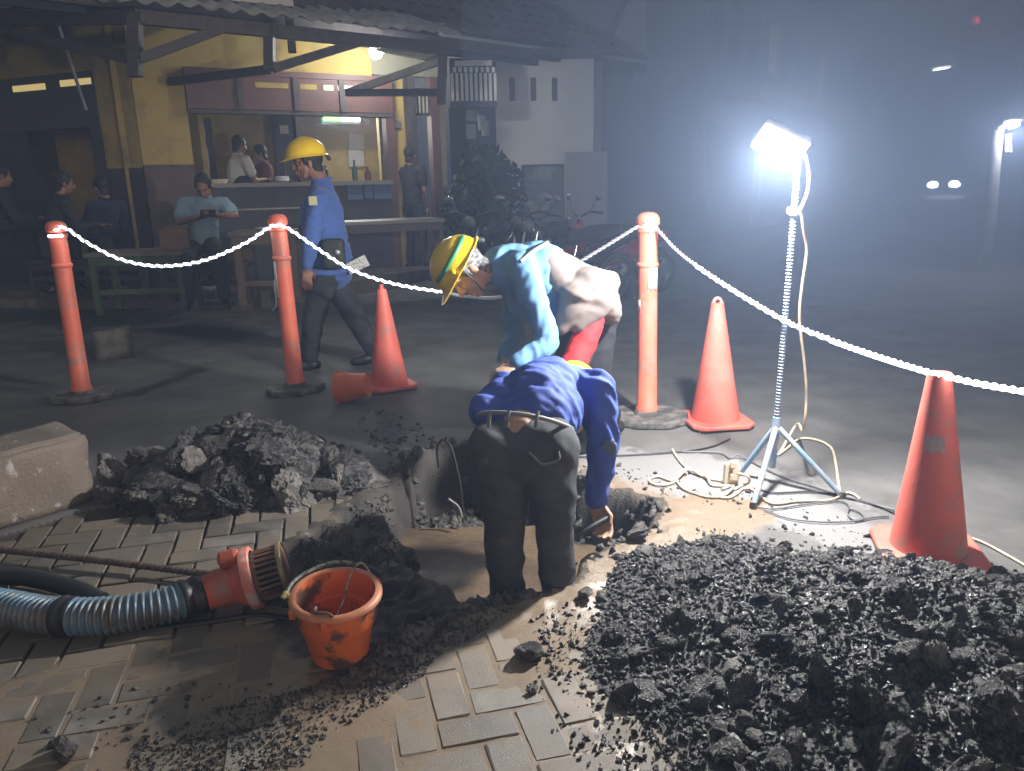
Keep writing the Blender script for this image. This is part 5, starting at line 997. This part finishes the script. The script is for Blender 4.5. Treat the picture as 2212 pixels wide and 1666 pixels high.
fbox(1127, 1222, 355, 360, YH-.09, timber, 'panel_frame', house, .08)
gab = thing('gable_end', P(1350, 60, 18), 'tall pale gable wall rising behind the right end of the tiled roof', 'gable'); b = MB(); Yg = 18.0
pts = [P(1305, 118, Yg), P(1395, 125, Yg), P(1396, -60, Yg), P(1375, -60, Yg)]; b.add(pts+[p+V(0, .4, 0) for p in pts], [(3, 2, 1, 0), (4, 5, 6, 7), (0, 1, 5, 4), (1, 2, 6, 5), (2, 3, 7, 6), (3, 0, 4, 7)]); b.build('wall', whitep, gab)
b = MB(); b.cyl(P(1300, 118, Yg-.1), P(1372, -60, Yg-.1), .10, n=6); b.build('verge', timber, gab)
nb = thing('neighbour_roof', P(1290, 90, 20), 'dim roof ridge of a neighbouring house below the grey sky', 'roof'); b = MB(); Yn = 20
pts = [P(1180, 130, Yn), P(1240, 62, Yn), P(1305, 48, Yn), P(1360, 60, Yn), P(1400, 140, Yn)]; b.add(pts+[p+V(0, 3, .2) for p in pts], [(4, 3, 2, 1, 0), (5, 6, 7, 8, 9)]+[(i, (i+1) % 5, 5+(i+1) % 5, 5+i) for i in range(5)]); b.build('roof_slope', tilem, nb)
# dark shrub in front of the gate
leafm = mat('dark foliage', (.014, .022, .013), .7, col2=(.026, .038, .018), vs=5, rnd=0)
def bush(label, cx, cy, zb, blobs, n, name='shrub'):
    t = thing(name, (cx, cy, zb), label, 'shrub'); b = MB(); vs = []; fs = []
    for k in range(n):
        bc, br = random.choice(blobs); d = Vector(rng.normal(size=3)).normalized(); p = V(cx, cy, zb)+V(*bc)+V(d.x*br[0], d.y*br[1], d.z*br[2])*random.random()**.35
        a = Vector(rng.normal(size=3)).normalized()*random.uniform(.05, .10); c = a.cross(Vector(rng.normal(size=3)).normalized()); c = c.normalized()*a.length*.5; o = len(vs); vs += [p-a, p+c, p+a, p-c]; fs.append((o, o+1, o+2, o+3))
    b.add(vs, fs); tag(b.build('crown', leafm, t), kind='stuff')
    for k in range(5):
        b = MB(); e = V(cx, cy, zb)+V(*blobs[k % len(blobs)][0]); b.tube(spline([V(cx+.1*k-.2, cy, zb), V(cx+.1*k-.2, cy, zb).lerp(e, .5)+V(.05, 0, .1), e], 5), lambda i: .035-.002*i, 7); b.build('stem', timber, t)
    return t
p = P(1035, 480, 11.0)
bush('tall dark bushy shrub standing before the barred gate', p.x, 11.0, .1, [((0, 0, .8), (.45, .4, .8)), ((.1, 0, 1.35), (.38, .35, .45)), ((.35, .0, .9), (.35, .3, .7)), ((-.3, 0, .6), (.3, .3, .6))], 2600)
# silhouette standing near the stall end
def stander(label, x, yh, Y, f, shirt, k, zs=0.2):
    hd = P(x, yh, Y); Hh = hd.z-zs; sc = Hh/1.62; f = Vector(f).normalized(); r = f.cross(V(0, 0, 1)).normalized(); bx = V(hd.x, hd.y, zs)
    q = lambda a, c, z: bx+r*a*sc+f*c*sc+V(0, 0, z*sc)
    J = dict(base=bx, head=hd, f=f, u=V(0, 0, 1), neck=q(0, -.04, 1.46), chest=q(0, -.03, 1.28), pelvis=q(0, -.02, .92))
    for s_, e in (('R', 1), ('L', -1)):
        J['sh'+s_] = q(.19*e, -.03, 1.40); J['el'+s_] = q(.24*e, -.05, 1.12); J['wr'+s_] = q(.23*e, .05, .88); J['hand'+s_] = (V(0, 0, -1), -r*e, .5); J['hip'+s_] = q(.09*e, 0, .88); J['kn'+s_] = q(.10*e, .02, .48); J['an'+s_] = q(.11*e, -.02, .09); J['toe'+s_] = q(.11*e, .14, .03)
    return person(label, J, shirt, dt, blackshoe, skin, hairm, .008, sleeves='short', vox=.018, fine=.011, seed=k)
stander('dark figure standing in the passage at the right end of the stall', 888, 335, 11.2, (.5, .85, 0), darks, 51)
# terrace, kerb, furniture in front of the stall
terr = MB(); ka, kb, kc, kd = G(-400, 690), G(-40, 662), G(560, 668), G(960, 560)
pl = [(p.x, p.y) for p in (ka, kb, kc)]+[(kc.x+1.4, kc.y+1.6), (kd.x+2, kd.y+3), (4, 18), (-14, 18), (-14, ka.y)]
terr.prism(pl, -.05, FLZ); tag(terr.build('terrace', mat('worn terrace concrete', (.075, .066, .056), .8, col2=(.13, .11, .09), vs=2.2, vd=7, bump=.5, bs=30), bevel=.02), kind='structure')
for k in range(8):
    a = V(*pl[0], 0).lerp(V(*pl[1], 0), k/4) if k < 4 else V(*pl[1], 0).lerp(V(*pl[2], 0), (k-4)/4); c = V(*pl[0], 0).lerp(V(*pl[1], 0), (k+1)/4) if k < 4 else V(*pl[1], 0).lerp(V(*pl[2], 0), (k-3)/4)
    d = (c-a).normalized(); n_ = V(d.y, -d.x, 0); l = (c-a).length; M_ = Matrix(((d.x, n_.x, 0, a.x), (d.y, n_.y, 0, a.y), (0, 0, 1, 0), (0, 0, 0, 1))); b = MB(); b.box((l/2, .075, .055), (l-.015, .13, .11+.01*(k % 3)), M_)
    if k == 0: kerb = tag(thing('kerb', (a.x, a.y, 0), 'worn low kerb stones along the foot of the terrace', 'kerb'))
    b.build('kerb_stone', mat('kerb stone', (.10, .085, .07), .8, col2=(.15, .125, .10), vs=5, bump=.6, bs=40, rnd=.2), kerb, bevel=.012)
def table(name, label, p, ang, L_, W_, H_, m, top, cat, leg=.05, shelf=None):
    t = thing(name, p, label, cat, rz=ang); b = MB(); b.box((0, 0, H_-.02), (L_, W_, .04)); b.build('top', top, t, world=False, bevel=.006)
    b = MB(); b.box((0, -W_/2+.03, H_-.085), (L_-.06, .025, .08)); b.build('apron', m, t, world=False)
    for sx in (-1, 1):
        for sy in (-1, 1): b = MB(); b.box((sx*(L_/2-leg), sy*(W_/2-leg), (H_-.04)/2), (leg, leg, H_-.04)); b.build('leg', m, t, world=False)
    b = MB(); b.box((0, -W_/2+.05, .22), (L_-.1, .03, .05)); b.build('stretcher', m, t, world=False)
    return t
green = mat('green painted frame', (.045, .085, .03), .6, col2=(.035, .06, .03), vs=8); board = mat('scuffed board', (.10, .09, .07), .6, col2=(.15, .13, .10), vs=10); wood = mat('brown table wood', (.13, .085, .055), .6, col2=(.10, .065, .045), vs=10, bump=.2, bs=40)
p = P(285, 512, 7.55); table('bench_table', 'low green framed table in front of the corner of the stall', V(p.x, 7.75, FLZ), R(3), .92, .55, .60, green, board, 'table')
p = P(545, 480, 8.0); table('wooden_table', 'brown wooden table beside the seated man in pale blue', V(p.x+.05, 8.2, FLZ), R(6), .62, .6, .74, wood, board, 'table', .075)
p = P(820, 440, 8.9); table('dark_table', 'long dark table standing behind the walking worker', V(p.x-.1, 9.2, FLZ), R(22), 1.5, .6, .78, timber, MATS['counter top'], 'table')
p = P(440, 545, 8.1); table('stool', 'dark bench the man with the phone sits on', V(p.x, 8.18, FLZ), R(3), .9, .32, .43, timber, timber, 'bench')
p = P(185, 560, 8.8); table('stool', 'dark low bench by the doorway on the left', V(p.x, 8.95, FLZ), R(-8), 1.5, .34, .43, timber, timber, 'bench')
p = P(566, 430, 10.9); table('stool', 'bench behind the counter under the two indoor guests', MR @ V(sR(545), -1.05, FLZ), AR, 1.3, .34, .55, timber, timber, 'bench')
b = MB(); p = P(332, 500, 7.6); b.box((0, 0, .10), (.26, .22, .20), Matrix.Translation((p.x+.12, 7.78, FLZ+.60)) @ Matrix.Rotation(.3, 4, 'Z')); ct = b.build('carton', mat('brown carton', (.20, .13, .08), .8, col2=(.16, .10, .065), vs=8), bevel=.006); tag(ct, 'brown carton standing on the green framed table', 'carton')
for k, (x, y, lb) in enumerate(((605, 470, 'small pale dish at the left end of the brown table'), (520, 462, 'crumpled white paper on the brown table by the man'))):
    b = MB(); p = P(x if k == 0 else 545, y, 8.1); b.lathe([(.0, 0), (.06, .0), (.085, .025), (.08, .025), (.055, .008), (0, .008)], 16, Matrix.Translation((p.x-.05+.1*k, 8.15+.1*k, FLZ+.742))); tag(b.build('dish', MATS['white shirt'], smooth=50), lb, 'dish')
for k, (x, y) in enumerate(((440, 597), (463, 596), (541, 583), (566, 586))):
    b = MB(); p = G(x, y+30, FLZ); b.cap(V(p.x, p.y, FLZ+.025), V(p.x+.10, p.y-.05, FLZ+.02), .03, .022); tag(b.build('litter', mat('crumpled white wrapper', (.4, .4, .38), .7), smooth=180), ['white scrap left of the seated man feet', 'white scrap between the seated man feet', 'white scrap under the brown table left leg', 'white scrap under the brown table right leg'][k], 'litter')
# ------------------------------------------------------------------ motorbikes
def motorbike(label, p, ang, col, k):
    t = thing('motorbike', p, label, 'motorbike', 'motorbikes parked by the white house', ang); chrome = mat('chrome', (.6, .6, .62), .15, metal=1)
    for x in (-.62, .62):
        b = MB(); b.tube([V(x+.245*math.cos(a), 0, .29+.245*math.sin(a)) for a in np.linspace(0, 2*math.pi, 25)], .045, 8, caps=False); wh = b.build('wheel', blk, t, smooth=80, world=False)
        b = MB(); b.tube([V(x+.20*math.cos(a), 0, .29+.20*math.sin(a)) for a in np.linspace(0, 2*math.pi, 25)], .014, 6, caps=False); b.cyl((x, -.05, .29), (x, .05, .29), .04)
        for a in range(8): b.cyl((x, 0, .29), (x+.2*math.cos(a*.785), 0, .29+.2*math.sin(a*.785)), .006, n=5)
        b.build('rim', chrome, wh, smooth=60, world=False)
    b = MB(); b.cap((.42, 0, .62), (.05, 0, .42), .10, .11); b.cap((.05, 0, .42), (-.3, 0, .55), .11, .10); b.cap((-.3, 0, .60), (-.78, 0, .74), .11, .06); b.cap((.42, 0, .62), (.5, 0, .88), .09, .08); me = remesh(b, .022, 5); me.materials.append(col); link('body', me, t)
    b = MB(); b.cap((.02, 0, .76), (-.30, 0, .80), .085, .10); b.cap((-.30, 0, .80), (-.62, 0, .83), .10, .07); me = remesh(b, .02, 4); me.materials.append(blk); link('seat', me, t)
    b = MB(); b.cap((-.05, 0, .33), (.15, 0, .36), .13, .10, 10); b.build('engine', MATS['lamp housing'], t, smooth=60, world=False)
    for s_ in (-1, 1):
        b = MB(); b.cyl((.62, s_*.07, .29), (.48, s_*.06, .86), .02, n=8); b.build('fork', chrome, t, smooth=60, world=False)
        b = MB(); b.tube(spline([V(.46, s_*.05, .98), V(.44, s_*.2, 1.03), V(.36, s_*.34, 1.02)], 4), .014, 8); b.build('handlebar', blk, t, smooth=60, world=False)
        b = MB(); b.tube([V(.44, s_*.2, 1.03), V(.42, s_*.30, 1.17)], .006, 6); b.ell((.41, s_*.33, 1.19), [(.012, 0, 0), (0, .06, 0), (0, 0, .038)]); b.build('mirror', chrome, t, smooth=80, world=False)
    b = MB(); b.ell((.56, 0, .92), [(.06, 0, 0), (0, .085, 0), (0, 0, .075)]); b.build('headlight', mat('headlight glass', (.10, .11, .12), .06, spec=.9), t, smooth=180, world=False)
    b = MB(); b.tube([V(.62+.30*math.cos(a), 0, .29+.30*math.sin(a)) for a in np.linspace(.3, 2.6, 12)], .05, 8); b.build('mudguard', col, t, smooth=60, world=False)
    b = MB(); b.tube(spline([V(.0, -.12, .28), V(-.4, -.16, .27), V(-.8, -.17, .38)], 4), lambda i: .035+.002*i, 10); b.build('exhaust', chrome, t, smooth=60, world=False)
    b = MB(); b.cyl((-.1, .1, .3), (-.14, .26, .0), .012); b.build('stand', blk, t, world=False)
    return t
bk = mat('black bike paint', (.012, .013, .016), .15); rdp = mat('red bike paint', (.26, .02, .02), .2)
for (x, Y, ang, col, lb) in ((1055, 9.9, R(-112), bk, 'black motorbike parked in front of the dark shrub'), (1172, 9.6, R(-125), bk, 'black motorbike parked before the mural panel of the white house'), (1235, 8.6, R(-150), mat('dark grey bike paint', (.03, .03, .034), .18), 'dark grey motorbike nearest to the bent worker back'), (1325, 9.2, R(-155), rdp, 'red motorbike parked left of the bollard with white tape')):
    q = P(x, 500, Y); motorbike(lb, V(q.x, Y, 0), ang, col, 0)
# ------------------------------------------------------------------ hazy street on the right
SA = R(58); sd_ = V(math.cos(SA), math.sin(SA), 0); sn = V(sd_.y, -sd_.x, 0)
fac = [mat('hazy facade %s' % n_, c, .85, col2=tuple(q*.8 for q in c), vs=.8) for n_, c in (('cream', (.34, .32, .27)), ('grey', (.25, .25, .26)), ('ochre', (.36, .31, .20)), ('pale', (.42, .42, .42)), ('brown', (.20, .16, .13)))]
glassd = mat('dark window glass', (.03, .035, .045), .15)
def shophouse(label, o, d, n, W_, H_, D_, m, storeys, lit_=None, sign=None):
    """front runs from o along d, facing n"""
    t = thing('shophouse', o, label, 'building'); M = Matrix(((d.x, -n.x, 0, o.x), (d.y, -n.y, 0, o.y), (0, 0, 1, 0), (0, 0, 0, 1)))
    b = MB(); b.box((W_/2, D_/2, H_/2), (W_, D_, H_), M); b.build('wall', m, t)
    b = MB(); b.box((W_/2, D_/2-.2, H_+.12), (W_+.5, D_+.5, .22), M); b.build('roof', timber, t); b = MB(); b.box((W_/2, -.55, 2.95), (W_, 1.1, .10), M); b.build('awning', roofsheet, t)
    sh = W_/3
    b = MB(); b.box((W_*.5, -.03, 1.3), (W_*.82, .06, 2.5), M); b.build('shutter', mat('steel shutter', (.07, .075, .085), .85), t)
    for k in range(12): b = MB(); b.box((W_*.5, -.065, .2+k*.2), (W_*.80, .012, .03), M); b.build('shutter_slat', MATS['steel shutter'], t)
    for st_ in range(1, storeys):
        for k in range(3):
            b = MB(); b.box((sh*(k+.5), -.03, 3.1*st_+1.55), (sh*.55, .07, 1.3), M); w2_ = b.build('window', timber, t); b = MB(); b.box((sh*(k+.5), -.07, 3.1*st_+1.55), (sh*.47, .02, 1.16), M); b.build('pane', emat('dim lit window', (1, .82, .5), .25) if lit_ == (st_, k) else glassd, w2_)
    if sign: b = MB(); b.box((W_*.5, -.12, 3.35), (W_*.7, .1, .6), M); b.build('sign_board', sign, t)
    return t
o = V(4.2, 17.5, 0)
for k, (W_, H_, st_, mi, lit_, lb) in enumerate(((4.5, 6.4, 2, 1, None, 'grey two storey shophouse next beyond the white house'), (5, 9.3, 3, 0, (1, 0), 'cream three storey shophouse with one dim window behind the floodlight'), (4.5, 6.4, 2, 2, (1, 1), 'ochre two storey shophouse midway down the hazy street'), (5.5, 9.4, 3, 3, None, 'pale three storey shophouse beyond the ochre one'), (6, 6.5, 2, 4, (1, 2), 'brown two storey shophouse at the far end of the street'))):
    shophouse(lb, o+sd_*.0, sd_, sn, W_, H_, 6, fac[mi], st_, lit_, fac[3] if k % 2 else None); o = o+sd_*(W_+.15)
o = V(13.2, 15.5, 0); sd2 = V(math.cos(R(56)), math.sin(R(56)), 0); sn2 = V(-sd2.y, sd2.x, 0)
for k, (W_, H_, st_, mi, lb) in enumerate(((4.5, 6.2, 2, 4, 'dark brown shophouse at the right picture edge'), (5, 9.2, 3, 1, 'grey three storey shophouse on the right side of the street'), (6, 6.4, 2, 0, 'cream low shophouse on the right behind the light pole'))):
    shophouse(lb, o+sd2*W_, -sd2, sn2, W_, H_, 6, fac[mi], st_); o = o+sd2*(W_+.2)
# street lamp post with lit head and strip sign, tube lamp, red signal lamp, wires, pole
def lpost(x, yb, yt, Y, name, label, cat, m):
    a = P(x, yb, Y); c = P(x+8, yt, Y); t = thing(name, V(a.x, Y, 0), label, cat); b = MB(); b.cyl(V(a.x, Y, 0), V(c.x, Y, c.z), .10, .08, 10); b.build('pole', m, t, smooth=60); return t, V(c.x, Y, c.z)
greyp = mat('grey post', (.30, .30, .29), .6)
t, tp = lpost(2146, 430, 282, 11, 'street_light', 'grey post at the right edge with a round lit lamp on its arm', 'street light', greyp)
b = MB(); b.tube(spline([tp, tp+V(.12, 0, .08), P(2186, 276, 11)], 5), .05, 8); b.build('arm', greyp, t, smooth=60); b = MB(); p = P(2186, 268, 10.9); b.ell(p, [(.10, 0, 0), (0, .08, 0), (0, 0, .055)]); b.build('lamp_glass', emat('street lamp glass', (.95, .95, 1), 16), t, smooth=180); b = MB(); b.ell(p+V(0, 0, .05), [(.12, 0, 0), (0, .1, 0), (0, 0, .03)]); b.build('lamp_cover', greyp, t, smooth=180)
li = bpy.data.lights.new('street_lamp_light', 'POINT'); li.energy = 90; li.color = (.95, .95, 1); li.shadow_soft_size = .15; lo = bpy.data.objects.new('street_lamp_light', li); C.objects.link(lo); lo.location = p-V(0, .15, .12)
sg = thing('led_sign', P(2178, 330, 11.3), 'small upright violet white LED strip sign under the street light', 'sign'); fbox(2170, 2187, 288, 332, 11.3, dkc, 'backing', sg, .05)
for k in range(30):
    b = MB(); p = P(2173+5.5*(k % 3)+random.uniform(-1, 1), 291+4*(k//3)+random.uniform(-1, 1), 11.28); b.ell(p, [(.011, 0, 0), (0, .006, 0), (0, 0, .011)], 6, 4); b.build('led_dot', emat('violet led', (.75, .70, 1), 8), sg)
tl = thing('tube_lamp', P(2035, 147, 26), 'short white tube lamp glowing high over the street', 'street light'); b = MB(); b.cyl(P(2015, 150, 26), P(2052, 144, 26), .055, n=8); b.build('tube', emat('white lit tube', (.95, 1, .95), 2.5), tl); b = MB(); b.box(P(2034, 143, 26.1), (.62, .12, .05)); b.build('housing', greyp, tl); b = MB(); b.cyl(P(2053, 143, 26.1), P(2150, 150, 26.8), .03, n=6); b.build('arm', greyp, tl)
li = bpy.data.lights.new('tube_lamp_light', 'POINT'); li.energy = 220; li.color = (.95, 1, .97); li.shadow_soft_size = .2; lo = bpy.data.objects.new('tube_lamp_light', li); C.objects.link(lo); lo.location = P(2034, 150, 25.8)-V(0, 0, .15)
pw = P(2150, 400, 26.8); b = MB(); b.cyl(V(pw.x, 26.8, 0), V(pw.x+.1, 26.8, P(2150, -40, 26.8).z), .14, .10, 10); tag(b.build('utility_pole', mat('concrete pole', (.22, .22, .21), .8), smooth=60), 'tall concrete utility pole carrying wires at the right', 'utility pole')
for k, (y0, y1) in enumerate(((70, 58), (80, 60), (118, 112), (20, 8))):
    b = MB(); b.tube(spline([P(1880, y0+10, 30), P(2060, y0, 24), P(2330, y1, 17)], 8), .02, 5); tag(b.build('power_line', mat('pale wire', (.4, .4, .42), .5)), ['uppermost pair wire across the top right corner', 'second wire just under the top right wire', 'lower wire over the street at right', 'highest wire touching the top edge at right'][k], 'wire')
rl = thing('signal_lamp', P(2108, 52, 22), 'red signal lamp glowing in the haze at the top right', 'signal lamp'); p = P(2108, 45, 22); b = MB(); b.ell(p, [(.12, 0, 0), (0, .08, 0), (0, 0, .12)]); b.build('lens', emat('red lens', (1, .12, .12), .9), rl, smooth=180); b = MB(); b.box(p+V(0, .12, -.1), (.4, .16, .9)); b.build('case', dkc, rl, bevel=.03); b = MB(); b.cyl(p+V(0, .2, 0), p+V(1.2, .4, -.1), .05, n=8); b.build('arm', greyp, rl)
b = MB(); b.cyl(V(p.x+1.2, 22.4, 0), V(p.x+1.2, 22.4, p.z+.3), .09, .07, 8); b.build('pole', greyp, rl)
li = bpy.data.lights.new('red_lamp_light', 'POINT'); li.energy = 25; li.color = (1, .1, .12); li.shadow_soft_size = .12; lo = bpy.data.objects.new('red_lamp_light', li); C.objects.link(lo); lo.location = p-V(0, .35, 0)
# oncoming car
cp_ = P(2055, 398, 50); car = thing('car', V(cp_.x, 50.9, 0), 'oncoming car with both headlights lit far down the hazy street', 'car', rz=R(-20)); cb = mat('dark car paint', (.04, .045, .055), .2)
b = MB(); prof = [(-.0, .28), (-.05, .62), (.05, .78), (.95, .95), (1.5, 1.42), (2.9, 1.46), (3.6, 1.0), (4.1, .92), (4.15, .35)]
for x in (-.82, .82): b.v += [(x, y, z) for y, z in prof]
n_ = len(prof); b.f += [tuple(range(n_)), tuple(range(2*n_-1, n_-1, -1))]+[(i, (i+1) % n_, n_+(i+1) % n_, n_+i) for i in range(n_)]; b.m = [0]*len(b.f); b.build('body', cb, car, world=False, bevel=.06)
b = MB(); b.box((0, 1.22, 1.2), (1.42, .04, .5), Matrix.Translation((0, .0, 0)) @ Matrix.Rotation(0, 4, 'X')); b.build('windscreen', glassd, car, world=False)
for x in (-.62, .62):
    b = MB(); b.ell((x, -.06, .68), [(.33, 0, 0), (0, .08, 0), (0, 0, .20)]); b.build('headlight', emat('car headlight', (.97, .98, 1), 160), car, smooth=180, world=False)
    for y in (.75, 3.3): b = MB(); b.cyl((x*1.22, y, .31), (x*1.36, y, .31), .31, n=20); wq = b.build('wheel', blk, car, smooth=40, world=False); b = MB(); b.cyl((x*1.30, y, .31), (x*1.37, y, .31), .18, n=14); b.build('rim', steel, wq, world=False)
b = MB(); b.box((0, -.075, .45), (.5, .03, .12)); b.build('number_plate', mat('plate', (.5, .5, .5), .5), car, world=False); b = MB(); b.box((0, -.07, .62), (.7, .03, .12)); b.build('grille', dkc, car, world=False)
for x in (-.62, .62):
    li = bpy.data.lights.new('car_headlight', 'SPOT'); li.energy = 1500; li.spot_size = R(50); li.spot_blend = .6; li.shadow_soft_size = .08; lo = bpy.data.objects.new('car_headlight', li); C.objects.link(lo); lo.parent = car; lo.location = (x, -.2, .68); lo.rotation_euler = (R(84), 0, R(180))
# ------------------------------------------------------------------ haze round everything
hb_ = MB(); hb_.box((15, 70, 6.5), (224, 196, 16)); hm = bpy.data.materials.new('haze'); hm.use_nodes = True; t = hm.node_tree; t.nodes.clear()
o_ = _n(t, 'ShaderNodeOutputMaterial'); pvn = _n(t, 'ShaderNodeVolumePrincipled'); pvn.inputs['Color'].default_value = (.50, .66, 1.0, 1); pvn.inputs['Density'].default_value = HAZE_D; pvn.inputs['Anisotropy'].default_value = HAZE_G; t.links.new(pvn.outputs[0], o_.inputs['Volume'])
sk_ = hm.copy(); sk_.name = 'glare_veil'; q_ = sk_.node_tree.nodes['Principled Volume']; q_.inputs['Density'].default_value = VEIL_D/4; q_.inputs['Anisotropy'].default_value = 0
smk = thing('glare_veil', (8.5, 11.6, 0), 'pale bluish veil added over the street on the right to imitate lens glare', 'glare_veil')  # added volume that imitates the lens glare around the floodlight
for k in range(4):
    sm_ = MB(); f_ = 1.06-.13*k; sm_.ell((8.5+.35*k, 11.6, 3.0), [V(8.6*f_, 0, 0), V(0, 10.9*(1.02-.05*k), 0), V(0, 0, 9*f_)], 48, 28); tag(sm_.build('glare_layer', sk_, smk, smooth=180), kind='stuff')
hz_o = tag(hb_.build('haze', hm), kind='stuff')
